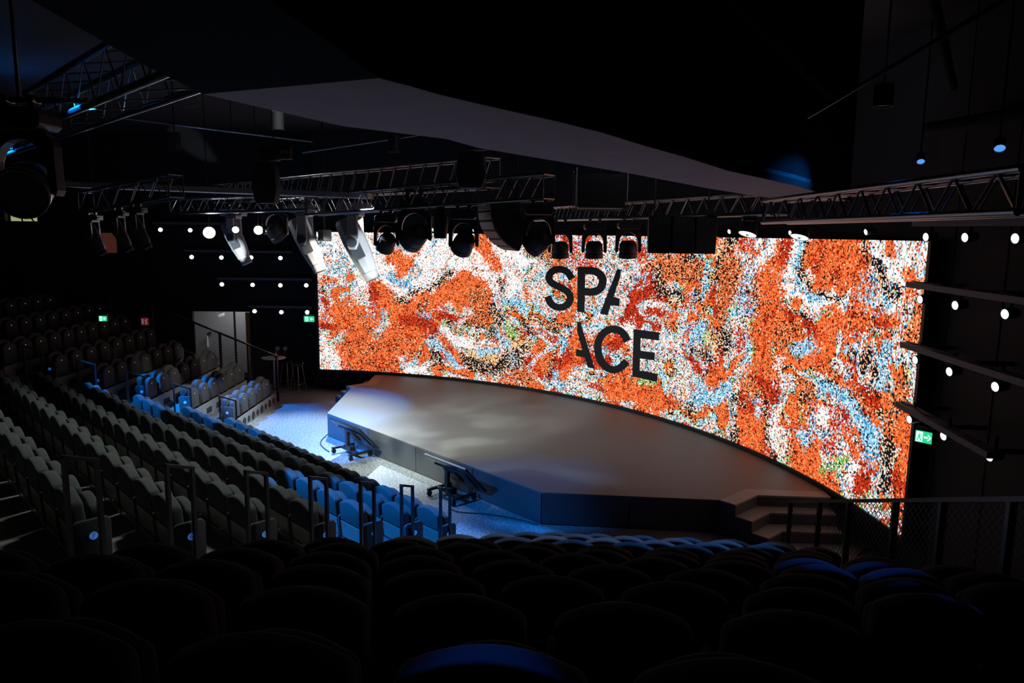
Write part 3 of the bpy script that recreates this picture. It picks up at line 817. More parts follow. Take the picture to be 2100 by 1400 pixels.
sL0 = [3.17,2.97,2.75,2.58,2.40,2.18,4.0,5.89]; pLr = [.59,.61,.613,.615,.625,.575,.585,.59]; nLr = [5,6,7,7,8,10,8,4]
for i in range(8):
    for k in range(nLr[i]):
        p = PL(sL0[i]+pLr[i]*k, seat_l[i+1], fz(i+1))
        where = ('end seat on aisle' if k == 0 else '%s from aisle' % ordn(k+1)) if i < 5 else '%s from the left' % ordn(k+1)
        s = place(p, -TH, 'grey folding seat, far left block, %s row from the stage, %s' % (ordn(i+1), where), 'seats of the far left block')
        if k == 0 and i < 5: end_panel(s, 1, i+1)

# ------------------------------------------------------------------ handrails in the aisles
def handrail(M, d, z0, z1, label, L=.286, slope=.372):
    # two posts on the aisle steps with a bar that falls with the stair
    d = Vector(d).normalized(); t = thing('aisle_handrail', label, 'handrail', (M.x, M.y, z0), 0, 'handrails in the aisles')
    for s in (-1, 1):
        mb = MB(); a = d*s*L/2; mb.bar(a, a+Vector((0,0,z1-z0+s*slope*L/2)), .035, .035, d); mb.build('post', 'blackmetal', t)
    mb = MB(); dd = d+Vector((0,0,slope)); mb.bar(dd*(-L/2-.015)+Vector((0,0,z1-z0)), dd*(L/2+.015)+Vector((0,0,z1-z0)), .04, .03); mb.build('top_bar', 'blackmetal', t)
MR = [(3.892,-2.262),(4.122,-3.081),(4.412,-3.867),(4.641,-4.641),(4.85,-5.444),(5.084,-6.267),(5.29,-7.102)]
AZ = math.radians(-65.4); DR = Vector((math.cos(AZ), math.sin(AZ), 0)); DL = Vector((-math.cos(AZ), math.sin(AZ), 0))
for i, (x, y) in enumerate(MR):
    handrail(Vector((x,y,0)), DR, fz(i+1)-(.23 if i == 0 else .14), fz(i+1)+1.005, 'slim black hoop handrail in the right aisle beside the %s row' % ordn(i+1))
HL = [((454,813.5),(479.6,820)), ((359.6,788),(387,796)), ((264,764),(290.7,770)), ((162.6,740),(190,745)), ((52,712),(80,717))]
for i, (a, b) in enumerate(HL):
    M_ = (at_z(*a, fz(i+1)+.88)+at_z(*b, fz(i+1)+.88))/2
    handrail(M_, DL, fz(i+1)-(.23 if i == 0 else .14), fz(i+1)+.88, 'slim black hoop handrail in the far left aisle beside the %s row' % ordn(i+1), L=.34)

# ------------------------------------------------------------------ mesh railings on the outer edges of the side blocks
def railing(A, B, tops, label, floor_post):
    # A, B: plan points of the railing's line; tops: where its posts meet the handrail in the photograph
    A, B = Vector((A.x,A.y,0)), Vector((B.x,B.y,0)); d = (B-A).normalized(); n = Vector((d.y,-d.x,0)); c = n.dot(A)
    T = [on_plane(x, y, n, c) for x, y in tops]; base = Vector((T[0].x, T[0].y, 0)); t = thing('mesh_railing', label, 'railing', base)
    us = [d.dot(p-base) for p in T]; k, q = np.polyfit(us, [p.z for p in T], 1); zt = lambda u: k*u+q
    P = lambda u, z: d*u+Vector((0,0,z)); u1 = us[-1]
    mb = MB(); mb.bar(P(-.03, zt(-.03)), P(u1, zt(u1)), .06, .04); mb.build('top_rail', 'blackmetal', t)
    mb = MB(); mb.bar(P(0, zt(0)-.98), P(u1, zt(u1)-.98), .04, .04); mb.build('bottom_rail', 'blackmetal', t)
    for i, u in enumerate(us):
        mb = MB(); mb.bar(P(u, 0 if i == 0 else max(0, zt(u)-1.25)), P(u, zt(u)), .06, .05, d); mb.build('post', 'blackmetal', t)
    # expanded metal infill: rows of slanting strands that make diamonds
    mb = MB(); cell, dz = .10, .042
    for r in range(int(.94/dz)):
        for c_ in range(int(u1/cell)+1):
            u = c_*cell+(cell/2 if r % 2 else 0)
            for sg in (-1, 1):
                ub = u+sg*cell/2
                if not (0 <= u <= u1 and 0 <= ub <= u1): continue
                p0 = P(u, zt(u)-.02-r*dz); p1 = P(ub, zt(ub)-.02-(r+1)*dz); wv = Vector((0,0,.004)); nv = n*.0015
                mb.add([p0-wv-nv, p1-wv-nv, p1+wv-nv, p0+wv-nv, p0-wv+nv, p1-wv+nv, p1+wv+nv, p0+wv+nv], [(0,1,2,3),(7,6,5,4),(0,4,5,1),(3,2,6,7)])
    mb.build('wire_mesh', 'meshwire', t)
railing(PR(6.42,3.4), PR(6.42,10), [(1621.7,1028),(1682,1027),(1743,1027),(1838,1026),(1935,1025),(2077,1023),(2150,1022)], 'black railing with wire mesh infill beside the right stage stairs', True)
railing(PL(6.22,4.72), PL(7.80,9.52), [(567.5,728),(508.6,708),(450.7,684),(396,659.6),(310,625),(225,590)], 'black railing with wire mesh infill below the lit corridor door', True)
# ------------------------------------------------------------------ suspended ceiling bulkhead: lit soffit, curved face, dark sloping panel
pA, pB, pC_ = at_d(1690,412,9.5), at_d(416,193,6.6), at_d(780,160,5.6)
nS = (pB-pA).cross(pC_-pA).normalized(); cS = nS.dot(pA)
if nS.z < 0: nS = -nS; cS = -cS
far = [(416,193),(560,226),(700,258),(916,285),(980,303),(1140,330),(1295,356),(1457,387),(1559,403),(1622,412),(1690,413)]
near = [(1742,412),(1700,401),(1627,379),(1560,364),(1491,349),(1400,320),(1321,298),(1237,272),(1150,250),(1060,230),(980,212),(900,193),(840,176),(780,160)]
fp = [on_plane(x, y, nS, cS) for x, y in far]; np_ = [on_plane(x, y, nS, cS) for x, y in near]
def slab(top_pts, dz, name, m_):
    n = len(top_pts); mb = MB(); mb.add(list(top_pts)+[p+Vector((0,0,dz)) for p in top_pts], [tuple(range(n))[::-1], tuple(range(n,2*n))]+[(k,(k+1)%n,n+(k+1)%n,n+k) for k in range(n)])
    return struct(name, mb, m_)
slab(fp+np_, .12, 'ceiling_soffit', 'soffit')
# face of the bulkhead above the near edge, with a lip at the bottom
mb = MB(); vs = []
q0, q1 = fp[0], np_[-1]; nD = (q1-q0).cross(at_d(300,0,5.3)-q0).normalized(); cD = nD.dot(q0)
face_pts = np_+[on_plane(x, y, nD, cD) for x, y in ((690,98),(600,35),(530,-16),(470,-60))]
for p in face_pts[::-1]: vs += [p, Vector((p.x,p.y,HC)), Vector((p.x,p.y,HC))+Vector((.15*FWD.x,.15*FWD.y,0)), p+Vector((.15*FWD.x,.15*FWD.y,0))]
n = len(face_pts); fs = []
for k in range(n-1):
    for j in range(4): fs.append((4*k+j, 4*k+(j+1)%4, 4*k+4+(j+1)%4, 4*k+4+j))
mb.add(vs, fs+[(0,1,2,3),(4*n-4,4*n-3,4*n-2,4*n-1)]); struct('ceiling_bulkhead', mb, 'ceiling')
n = len(np_); fs = fs[:4*(n-1)]
mb = MB(); lip = [p-Vector((.03*FWD.x,.03*FWD.y,0)) for p in np_[::-1]]
vs = []
for p in lip: vs += [p+Vector((0,0,-.005)), p+Vector((0,0,.07)), p+Vector((.04*FWD.x,.04*FWD.y,.07)), p+Vector((.04*FWD.x,.04*FWD.y,-.005))]
mb.add(vs, fs+[(0,1,2,3),(4*n-4,4*n-3,4*n-2,4*n-1)]); struct('trim_2', mb, 'blackwall')
slab([q0, q1]+[on_plane(x, y, nD, cD) for x, y in ((690,98),(600,35),(530,-16),(470,-60),(30,-60),(-40,-60),(80,10),(300,135))], .12, 'ceiling_panel', 'ceiling')
# far dropped ceiling edge behind the front truss
qa = [at_d(x, y, dd) for x, y, dd in ((150,378,15.5),(300,388,15.5),(460,397,15.5),(700,396,15.5),(460,405,15.0),(300,392,15.0))]
mb = MB(); a, b = at_d(150,379,13.4), at_d(760,402,13.2); mb.bar(a, b, .5, .09); struct('trim_3', mb, 'soffit')

# ------------------------------------------------------------------ lighting trusses
def truss(p0, p1, label, wdt=.29, h=.34, step=.42, r=.025):
    # p0, p1: middle of the bottom face at both ends
    p0, p1 = Vector(p0), Vector(p1); t = thing('lighting_truss', label, 'truss', p0); d = p1-p0; L = d.length; d.normalize()
    sx = Vector((0,0,1)).cross(d).normalized()
    cor = [sx*-wdt/2, sx*wdt/2, sx*-wdt/2+Vector((0,0,h)), sx*wdt/2+Vector((0,0,h))]
    for c in cor:
        mb = MB(); mb.tube(c, c+d*L, r, 12); mb.build('chord', 'truss', t, smooth=True)
    mb = MB(); n = max(2, int(L/step))
    for k in range(n):
        a, b = L*k/n, L*(k+1)/n; mid = (a+b)/2
        for u, v in ((0,2),(1,3)):
            mb.tube(cor[u]+d*a, cor[v]+d*mid, .010, 6); mb.tube(cor[v]+d*mid, cor[u]+d*b, .010, 6)
        for u, v in ((0,1),(2,3)):
            mb.tube(cor[u]+d*a, cor[v]+d*b, .010, 6)
    for e in (0, L):
        for u, v in ((0,1),(2,3),(0,2),(1,3)): mb.tube(cor[u]+d*e, cor[v]+d*e, .014, 6)
    mb.build('lattice', 'truss', t, smooth=True)
    return t
ZT2 = 5.55
y2 = (at_z(460,420,ZT2).y+at_z(980,374,ZT2).y)/2
def on_y(px, py, y): return on_plane(px, py, (0,1,0), y)
a, b = on_y(452,421,y2), on_y(1010,371,y2)
truss(Vector((a.x,y2,ZT2)), Vector((b.x,y2,ZT2)), 'long black front lighting truss carrying the big moving lights', h=.44)
# second line of the rig behind it
ZB2 = 5.35
B0, B1 = at_d(640,440,13.8), at_d(1125,407,10.7); truss(B0, B1, 'second black truss behind the front one, above the curved speaker array', h=.34)
def second(px):
    # the point of the second truss that stands in the photograph's column px
    lo, hi = 0.0, 1.0
    for _ in range(50):
        mid = (lo+hi)/2; dv = B0.lerp(B1, mid)-CAM
        if 1050+FPX*dv.dot(RGT)/dv.dot(FWD) < px: lo = mid
        else: hi = mid
    return B0.lerp(B1, lo)
a, b = at_z(1108,452,5.17), at_z(1600,438,5.17); truss(a, b, 'dark truss above the three hanging wash lights and the wide speaker', h=.28)
a, b = at_z(1590,456,5.03), at_z(2140,434.6,5.03); truss(a, b, 'dark truss at upper right over the right end of the screen', h=.24)
F0, F1 = at_d(178,437,13.2), at_d(362,404,12.2); truss(F0, F1, 'truss at far left carrying three dark moving lights', h=.36)
a, b = at_d(360,437,16), at_d(640,430,14.6); truss(a, b, 'far truss seen behind the bright lamps at left', h=.3)
# near truss, upper left, cut off by the dark ceiling panel
a, b = at_z(-120,353,6.25), at_z(430,147,6.25)
truss(a, b, 'near aluminium truss in the upper left corner under the dark ceiling panel', wdt=.50, h=.52, step=.8, r=.042)

# ------------------------------------------------------------------ moving lights
RZI = math.atan2(RGT.y, RGT.x)
def profile_head(p, label, tilt=25, sc=1.0, rz=RZI, m_='head', group='profile moving lights'):
    t = thing('moving_light', label, 'stage light', p, rz, group); t.scale = (sc,)*3
    mb = MB(); 
    for x in (-.1,.1): mb.box((x,0,-.03), (.05,.08,.10)); mb.tube((x,-.05,.0), (x,.05,.0), .035, 10)
    mb.build('clamp', 'truss', t, bevel=.006)
    mb = MB(); mb.box((0,0,-.15), (.44,.34,.14)); mb.build('base', m_, t, bevel=.015)
    mb = MB(); 
    for x in (-.235,.235): mb.box((x,0,-.15), (.03,.24,.03))
    mb.build('carry_handle', m_, t, bevel=.008)
    mb = MB(); mb.box((0,0,-.245), (.20,.42,.06)); 
    for y in (-.20,.20):
        mb.prism([(-.07,-.26),(.07,-.26),(.085,-.66),(.05,-.74),(-.05,-.74),(-.085,-.66)], y-.035, y+.035, (1,0,0), (0,0,1), (0,1,0))
    mb.build('yoke', m_, t, bevel=.012)
    a = math.radians(tilt); ax = Vector((math.sin(a),0,-math.cos(a))); sx = Vector((math.cos(a),0,math.sin(a))); pv = Vector((0,0,-.64))
    mb = MB(); secs = [(-.36,.125,.12),(-.30,.15,.145),(-.05,.165,.155),(.22,.15,.15),(.46,.115,.12)]
    vs = []; fs = []
    for (l, hx, hy) in secs:
        c = pv+ax*l; k_ = .35
        for sxx, sy in ((-1,-k_),(-k_,-1),(k_,-1),(1,-k_),(1,k_),(k_,1),(-k_,1),(-1,k_)): vs.append(c+sx*hx*sxx+Vector((0,1,0))*hy*sy)
    for i in range(len(secs)-1):
        for k in range(8): fs.append((i*8+k, i*8+(k+1)%8, i*8+8+(k+1)%8, i*8+8+k))
    fs += [tuple(range(8))[::-1], tuple(range(32,40))]
    mb.add(vs, fs); hd = mb.build('head', m_, t, bevel=.012)
    mb = MB(); c = pv+ax*.46; mb.lathe([(.105,0),(.11,.03),(.11,.12),(.095,.13),(.085,.10)], c, ax, 20); mb.build('lens_barrel', m_, hd, smooth=True)
    mb = MB(); c = pv+ax*.12+sx*.0; 
    mb.box(c+Vector((0,-.158,0)), (.16,.01,.26), Matrix.Rotation(-a,3,'Y')); mb.box(c+Vector((0,.158,0)), (.16,.01,.26), Matrix.Rotation(-a,3,'Y')); mb.build('vent_cover', 'drum', hd)
    for y in (-.245,.245):
        mb = MB(); mb.lathe([(.07,-.012),(.07,.012)], pv+Vector((0,y,0)), (0,1,0), 16); mb.build('pivot_cap', 'drum', t)
    return t
def wash_head(p, label, ax=(.35,-.3,-.9), sc=1.0, rz=RZI, m_='headdark', md='drum', group='wash lights'):
    t = thing('wash_light', label, 'stage light', p, rz, group); t.scale = (sc,)*3
    mb = MB()
    for x in (-.09,.09): mb.box((x,0,-.03), (.05,.07,.09)); mb.tube((x,-.05,0), (x,.05,0), .034, 10)
    mb.build('clamp', 'truss', t, bevel=.005)
    mb = MB(); mb.prism([(-.20,-.10),(-.16,-.06),(.16,-.06),(.20,-.10),(.20,-.17),(.17,-.20),(-.17,-.20),(-.20,-.17)], -.13, .13, (1,0,0), (0,0,1), (0,1,0)); mb.build('base', m_, t, bevel=.008)
    # yoke: plate with an arch cut out, two arms
    ax = Vector(ax).normalized(); mb = MB(); o_ = []
    N = 12; pts = [(-.235,-.58),(-.235,-.24),(-.20,-.205),(.20,-.205),(.235,-.24),(.235,-.58),(.19,-.60)]
    inner = [(.175*math.cos(PI*k/N), -.46+.175*math.sin(PI*k/N)*1.15) for k in range(N+1)]
    outer_ = []
    for k in range(N+1):
        a = PI*k/N; x = .235*math.cos(a); outer_.append((max(-.235,min(.235,.30*math.cos(a))), min(-.205, -.46+.30*math.sin(a))))
    for k in range(N): mb.prism([outer_[k],outer_[k+1],inner[k+1],inner[k]], -.05, .05, (1,0,0), (0,0,1), (0,1,0))
    for s in (-1,1): mb.prism([(s*.235,-.46),(s*.175,-.46),(s*.185,-.62),(s*.225,-.64),(s*.24,-.60)], -.05, .05, (1,0,0), (0,0,1), (0,1,0))
    mb.build('yoke', m_, t, bevel=.006)
    pv = Vector((0,0,-.58)); mb = MB()
    mb.lathe([(.0,-.16),(.06,-.16),(.065,-.15),(.10,-.15),(.105,-.14),(.135,-.135),(.155,-.10),(.165,-.02),(.168,.02),(.160,.03),(.160,.05),(.170,.06),(.178,.14),(.170,.15),(.15,.13),(.0,.125)], pv, ax, 28)
    dr = mb.build('drum', md, t, smooth=True)
    mb = MB()
    for r_ in (.045,.08,.12): mb.lathe([(r_-.008,0),(r_-.008,-.008),(r_+.008,-.008),(r_+.008,0)], pv-ax*.148, ax, 24)
    mb.build('vent_rings', m_, dr, smooth=True)
    return t
def tz(px, y, z): # x on a line parallel to x where the photograph's column px meets it
    lo, hi = -20, 20
    for _ in range(60):
        mid = (lo+hi)/2; d = Vector((mid,y,z))-CAM
        if 1050+FPX*d.dot(RGT)/d.dot(FWD) < px: lo = mid
        else: hi = mid
    return Vector((lo, y, z))
zc = ZT2-.03
profile_head(tz(478,y2,zc-.05), 'white lit moving light hanging below the bright lamps at left, aimed down', 24, 1.22)
profile_head(tz(624,y2,zc), 'dark grey moving light hanging at the top left corner of the screen', 24, 1.28)
profile_head(tz(727,y2,zc), 'brightly lit moving light hanging in front of the white part of the screen', 25, 1.34)
profile_head(F0.lerp(F1,.06)+Vector((0,0,.0)), 'leftmost of three dark moving lights on the far left truss', 27, .64, m_='headdark')
profile_head(F0.lerp(F1,.36)+Vector((0,0,.0)), 'middle one of three dark moving lights on the far left truss', 27, .64, m_='headdark')
profile_head(F0.lerp(F1,.57)+Vector((0,0,.0)), 'rightmost of three dark moving lights on the far left truss', 27, .64, m_='headdark')
wash_head(tz(563,y2,zc), 'dark round wash light beside the rightmost bright lamp at left', (.5,.45,-.75), 1.18)
wash_head(second(792)+Vector((0,0,-.03)), 'small bluish wash light left of the biggest wash light', (-.35,.6,-.62), .92)
wash_head(tz(850,y2-.1,zc-.02), 'biggest round wash light hanging from the middle of the front truss', (-.5,.62,-.45), 1.22)
wash_head(second(951)+Vector((0,0,-.03)), 'bluish wash light left of the curved speaker array', (-.35,.6,-.62), 1.0)
wash_head(second(1106)+Vector((0,0,-.02)), 'olive grey wash light at the right edge of the curved speaker array', (-.55,.62,-.4), 1.02)
for px, z_, lab in ((1150,5.16,'leftmost of three black wash lights hanging above the letters on the screen'), (1220,5.18,'middle one of three black wash lights hanging above the letters on the screen'), (1290,5.2,'rightmost of three black wash lights hanging above the letters on the screen')):
    a = at_z(px, 447, 5.17); wash_head(Vector((a.x,a.y,z_-.03)), lab, (.03,.12,-1), 1.0, group='three black wash lights', md='headdark')
# big round wash light in the near upper left corner
gp = at_d(40,205,6.5); wash_head(gp, 'large dark round wash light in the near upper left corner', (.25,-.85,-.35), 1.3)
pipe_ = MB(); pipe_.tube((-.6,0,.0),(.6,0,.0),.024,8); pipe_.tube((0,0,0),(0,0,HC-gp.z),.02,8); po_ = pipe_.build('hanging_bar', 'truss', None, smooth=True); po_.location = gp; po_.rotation_euler = (0,0,RZI); tag(po_, 'short hanging bar holding the large dark light in the near upper left corner', 'bar')
for px_, dz_, ox_ in ((727,-1.0,2.6),(478,-1.0,.9)):
    hp = tz(px_,y2,zc+dz_); spot('key_light', hp+RGT*ox_-Vector((FWD.x,FWD.y,0))*1.7+Vector((0,0,-1.3)), hp, 1300 if px_ > 600 else 750, COOL, 15, .3, .04)
# bare bright spotlights behind the first moving light
def bright_spot(p, label, r=.085):
    t = thing('bright_spotlight', label, 'stage light', p, 0, 'bright white spotlights at left')
    dirv = (CAM-Vector(p)).normalized(); dirv = (dirv+Vector((0,0,-.2))).normalized()
    mb = MB(); mb.lathe([(r*.7,-.22),(r,-.18),(r*1.05,.0),(r*1.0,.0),(r*.9,-.02)], (0,0,0), dirv, 20); mb.build('can', 'headdark', t, smooth=True)
    mb = MB(); mb.lathe([(0,-.012),(r*.9,-.012),(r*.9,-.006),(0,-.004)], (0,0,0), dirv, 20); mb.build('lens', 'spotglow', t)
    mb = MB(); mb.tube((0,0,r), (0,0,HC-p[2]), .010, 6); mb.build('hanger', 'blackmetal', t)
bright_spot(at_d(429,477,16.4), 'leftmost and largest of the glaring white spotlights at left', .13)
bright_spot(at_d(483,471,17.0), 'small glaring white spotlight behind the white lit moving light', .075)
bright_spot(at_d(530,472,16.6), 'glaring white spotlight left of the dark round wash light', .10)
bright_spot(at_d(195,481,16.8), 'glaring white spotlight among the dark moving lights at far left', .07)
# small narrow can in front of the screen
t = thing('narrow_light', 'narrow dark stage light hanging between two bluish wash lights', 'stage light', second(903)+Vector((0,0,.04)))
mb = MB(); mb.box((0,0,-.10), (.10,.10,.2)); mb.build('bracket', 'blackmetal', t); mb = MB(); mb.lathe([(.12,-.2),(.13,-.3),(.10,-.56),(.09,-.56)], (0,0,0), (0,0,1), 18); mb.build('can', 'headdark', t, smooth=True)
# small box light at the top left corner of the screen
t = thing('box_light', 'small black box light at the top left corner of the screen', 'stage light', at_d(665,440,15.5))
mb = MB(); mb.box((0,0,(HC-at_d(665,440,15.5).z)/2-.15), (.03,.03,HC-at_d(665,440,15.5).z+.3)); mb.build('stem', 'blackmetal', t); mb = MB(); mb.box((0,0,-.43), (.24,.2,.24)); mb.build('body', 'headdark', t, bevel=.02)

# dome lights with a white opening, under the upper right truss
for px, py, lab in ((1537,441,'dome light with white opening left of its twin under the right truss'), (1644,447,'dome light with white opening nearest the right end of the screen')):
    p = at_d(px, py, 10.6); t = thing('dome_light', lab, 'stage light', p, RZI, 'dome lights')
    mb = MB(); mb.box((0,0,-.03), (.20,.10,.10)); mb.build('base', 'headdark', t, bevel=.01)
    mb = MB()
    for s in (-1,1): mb.bar((s*.07,0,-.06), (s*.10,0,-.2), .02, .03)
    mb.build('yoke', 'headdark', t)
    ax = Vector((-.30,-.22,-.92)).normalized(); mb = MB(); mb.lathe([(.04,-.13),(.085,-.10),(.115,-.03),(.135,.06),(.13,.06),(.11,.02)], (0,0,-.22), ax, 22); dm = mb.build('dome', 'headdark', t, smooth=True)
    mb = MB(); mb.lathe([(0,.035),(.125,.05),(.125,.056),(0,.045)], (0,0,-.22), ax, 22); mb.build('opening', 'softglow', dm)
    mb = MB(); mb.lathe([(0,.06),(.02,.06),(.02,.075),(0,.075)], (0,0,-.22), ax, 12); mb.build('bulb', 'white', dm)

# ------------------------------------------------------------------ loudspeakers and boxes in the rig
p = at_d(1046,418,11.8); t = thing('speaker_array', 'curved hanging stack of black loudspeakers above the stage', 'loudspeaker', p, RZI+math.radians(16))
fr_ = [Vector((-.42,0,.02)), Vector((-.42,0,-.12)), Vector((-.40,0,-.27)), Vector((-.345,0,-.42)), Vector((-.25,0,-.555)), Vector((-.12,0,-.665)), Vector((.04,0,-.74))]
for k in range(6):
    a_, b_ = fr_[k], fr_[k+1]; dn = (b_-a_).normalized(); nm = Vector((-dn.z,0,dn.x)); nm = nm if nm.x > 0 else -nm
    g = .006; q = [a_+dn*g, b_-dn*g, b_-dn*(g+.012)+nm*.46, a_+dn*(g+.012)+nm*.46]
    mb = MB(); mb.prism([(v.x,v.z) for v in q], -.45, .45, (1,0,0), (0,0,1), (0,1,0)); cb = mb.build('cabinet', 'speaker', t, bevel=.012)
    q = [a_+dn*.02-nm*.008, b_-dn*.02-nm*.008, b_-dn*.02+nm*.004, a_+dn*.02+nm*.004]
    mb = MB(); mb.prism([(v.x,v.z) for v in q], -.42, .42, (1,0,0), (0,0,1), (0,1,0)); mb.build('grille', 'dark', cb)
mb = MB(); mb.box((.12,0,.08), (.5,.5,.05)); mb.tube((.12,0,.1),(.12,0,HC-p.z),.012,6); mb.build('fly_frame', 'blackmetal', t)
p = at_d(1397,443,11.0); t = thing('wide_speaker', 'wide black loudspeaker of three joined cabinets above the screen', 'loudspeaker', p, RZI)
for k in range(3):
    A = math.radians(8*(k-1)); R_ = Matrix.Rotation(A, 3, 'Z'); c = Vector(((k-1)*.322, -.02 if k == 1 else .01, -.205))
    mb = MB(); mb.box(c, (.318,.36,.40), R_); cb = mb.build('cabinet', 'speaker', t, bevel=.012)
    mb = MB(); mb.prism([(-.159,-.40),(.159,-.40),(.155,-.55),(-.155,-.55)], -.18, .14, R_ @ Vector((1,0,0)), (0,0,1), R_ @ Vector((0,1,0)), (c.x,c.y,0)); mb.build('lower_cabinet', 'speaker', cb, bevel=.01)
    mb = MB(); mb.box(c+R_ @ Vector((0,-.183,.13)), (.05,.012,.05), R_); mb.build('latch', 'drum', cb)
mb = MB(); 
for x in (-.4,.4): mb.tube((x,0,0),(x,0,HC-p.z),.012,6)
mb.build('hanger', 'blackmetal', t)
p = at_d(1230,392,10.4); t = thing('rigged_box', 'large black box in a thin metal frame hanging under the bulkhead edge', 'box', p, RZI)
mb = MB(); mb.box((0,0,0), (.66,.5,.48)); mb.build('body', 'speaker', t, bevel=.02)
mb = MB()
for x in (-.35,.35):
    mb.bar((x,-.27,-.27),(x,-.27,.3),.012,.012); mb.bar((x,.27,-.27),(x,.27,.3),.012,.012)
for z in (-.26,): mb.bar((-.35,-.27,z),(.35,-.27,z),.012,.012); mb.bar((-.35,.27,z),(.35,.27,z),.012,.012)
mb.build('frame', 'alu', t)
mb = MB(); mb.tube((0,0,.2),(0,0,HC-p.z),.02,8); mb.build('hanger', 'blackmetal', t)
# chain hoists with their chain bags
def hoist(p, label, bag, text=None, glow=False):
    t = thing('chain_hoist', label, 'hoist', p, RZI, 'chain hoists')
    mb = MB(); mb.tube((-.20,0,0),(.12,0,0),.10,14); mb.box((0,0,0), (.16,.2,.2)); mb.build('motor', 'dark', t, bevel=.01)
    mb = MB(); mb.box((.2,0,.02), (.16,.16,.2)); cv = mb.build('cover', 'dark', t, bevel=.01)
    mb = MB(); mb.tube((0,0,.1),(0,0,HC-p.z),.008,6); mb.build('chain', 'blackmetal', t)
    if text:
        me_ = text_mesh(text, .07, .001); me_.materials.append(MAT['label']); o = bpy.data.objects.new('lettering', me_); COL.objects.link(o); o.parent = cv
        o.matrix_local = Matrix.Translation((.2,-.083,.03)) @ Matrix.Rotation(PI/2, 4, 'X')
    mb = MB(); mb.prism([(-.16,0),(.16,0),(.20,-bag*.6),(.15,-bag),(-.15,-bag),(-.20,-bag*.6)], -.13, .13, (1,0,0), (0,0,1), (0,1,0), (-.12,0,-.14)); mb.build('chain_bag', 'rubber', t, bevel=.03, smooth=True)
hoist(at_d(560,316,11.5), 'chain hoist with a lettered box above the left half of the front truss', .62, 'EXE')
hoist(at_d(985,292,9.6), 'chain hoist with a long black bag above the right end of the front truss', .45)

# ------------------------------------------------------------------ ledges with small wall spots on both side walls
def ledge(p0, p1, label, nn, group, gap):
    p0, p1 = Vector(p0), Vector(p1); t = thing('wall_ledge', label, 'ledge', p0, 0, group)
    mb = MB(); mb.bar((0,0,0), p1-p0, .16, .07); mb.build('bar', 'ledge', t)
    mb = MB(); d = (p1-p0); L = d.length; d.normalize(); mb.path([d*(L*k/24)+Vector((0,0,.045+.008*math.sin(k*2.3)))+nn*.03*math.sin(k*1.1) for k in range(25)], .008, 5); mb.build('cable', 'rubber', t)
    for f_ in (.08, .5, .92):
        mb = MB(); mb.bar(d*L*f_, d*L*f_-nn*gap, .03, .05); mb.build('wall_bracket', 'blackmetal', t)
    return t
def wall_spot(p, facing, label, group, glow='mintglow', r=.045, up=.22):
    f = Vector(facing).normalized(); t = thing('wall_spotlight', label, 'spotlight', p, 0, group)
    mb = MB(); mb.lathe([(r*.8,-.16),(r*1.25,-.14),(r*1.3,.0),(r*1.15,.0),(r*1.1,-.012)], (0,0,0), f, 18); mb.build('can', 'headdark', t, smooth=True)
    mb = MB(); mb.lathe([(0,-.01),(r*1.1,-.01),(r*1.1,-.004),(0,-.002)], (0,0,0), f, 18); mb.build('lens', glow, t)
    mb = MB(); mb.bar(-f*.08+Vector((0,0,r)), -f*.08+Vector((0,0,up)), .03, .02); mb.build('bracket', 'blackmetal', t)
rw = 'small spotlights on the right wall'; lw = 'small spotlights on the left wall'
sR_ = SW_R-.50; names = ('topmost','second from the top','third from the top','lowest')
RL = [((1883,458),(2180,455)), ((1870,583),(2160,624)), ((1858,706),(2150,797)), ((1848,828),(2040,934))]
for k, (a, b) in enumerate(RL):
    ledge(on_plane(*a,ER,sR_), on_plane(*b,ER,sR_), '%s of the grey lamp ledges on the right wall' % names[k], -ER, 'right wall lamp ledges', .50)
fR = -ER*.95+NR*.25+Vector((0,0,-.1))
for k, row in enumerate([[(1898,486),(1978,487),(2081,489)], [(1886,614),(1958,626),(2060,644)], [(1876,738),(1946,762),(2040,793)], [(1864,860),(1934,894),(2028,936)]]):
    for j, (x, y) in enumerate(row):
        wall_spot(on_plane(x,y,ER,sR_-.03), fR, 'small wall spotlight under the %s right ledge, %s from the screen' % (names[k].replace(' from the top',''), ordn(j+1)), rw)
sL_ = SW_L-.17
LLg = [((315,457),(470,459)), ((380,514),(600,517)), ((447,571),(640,573)), ((512,628),(640,630))]
for k, (a, b) in enumerate(LLg):
    ledge(on_plane(*a,EL,sL_), on_plane(*b,EL,sL_), '%s of the dark lamp ledges on the left wall' % names[k], -EL, 'left wall lamp ledges', .17)
for k, row in enumerate([[(283,471),(329,471),(390,472)], [(393,527),(454,528),(515,528),(575,529)], [(455,583),(518,584),(575,585),(628,585)], [(522,638),(577,640),(630,640)]]):
    for j, (x, y) in enumerate(row):
        p = on_plane(x,y,EL,sL_-.03); wall_spot(p, (CAM-p)+Vector((0,0,-3)), 'small wall spotlight below the %s left ledge, %s from left' % (names[k].replace(' from the top',''), ordn(j+1)), lw, 'lampglow', .052)
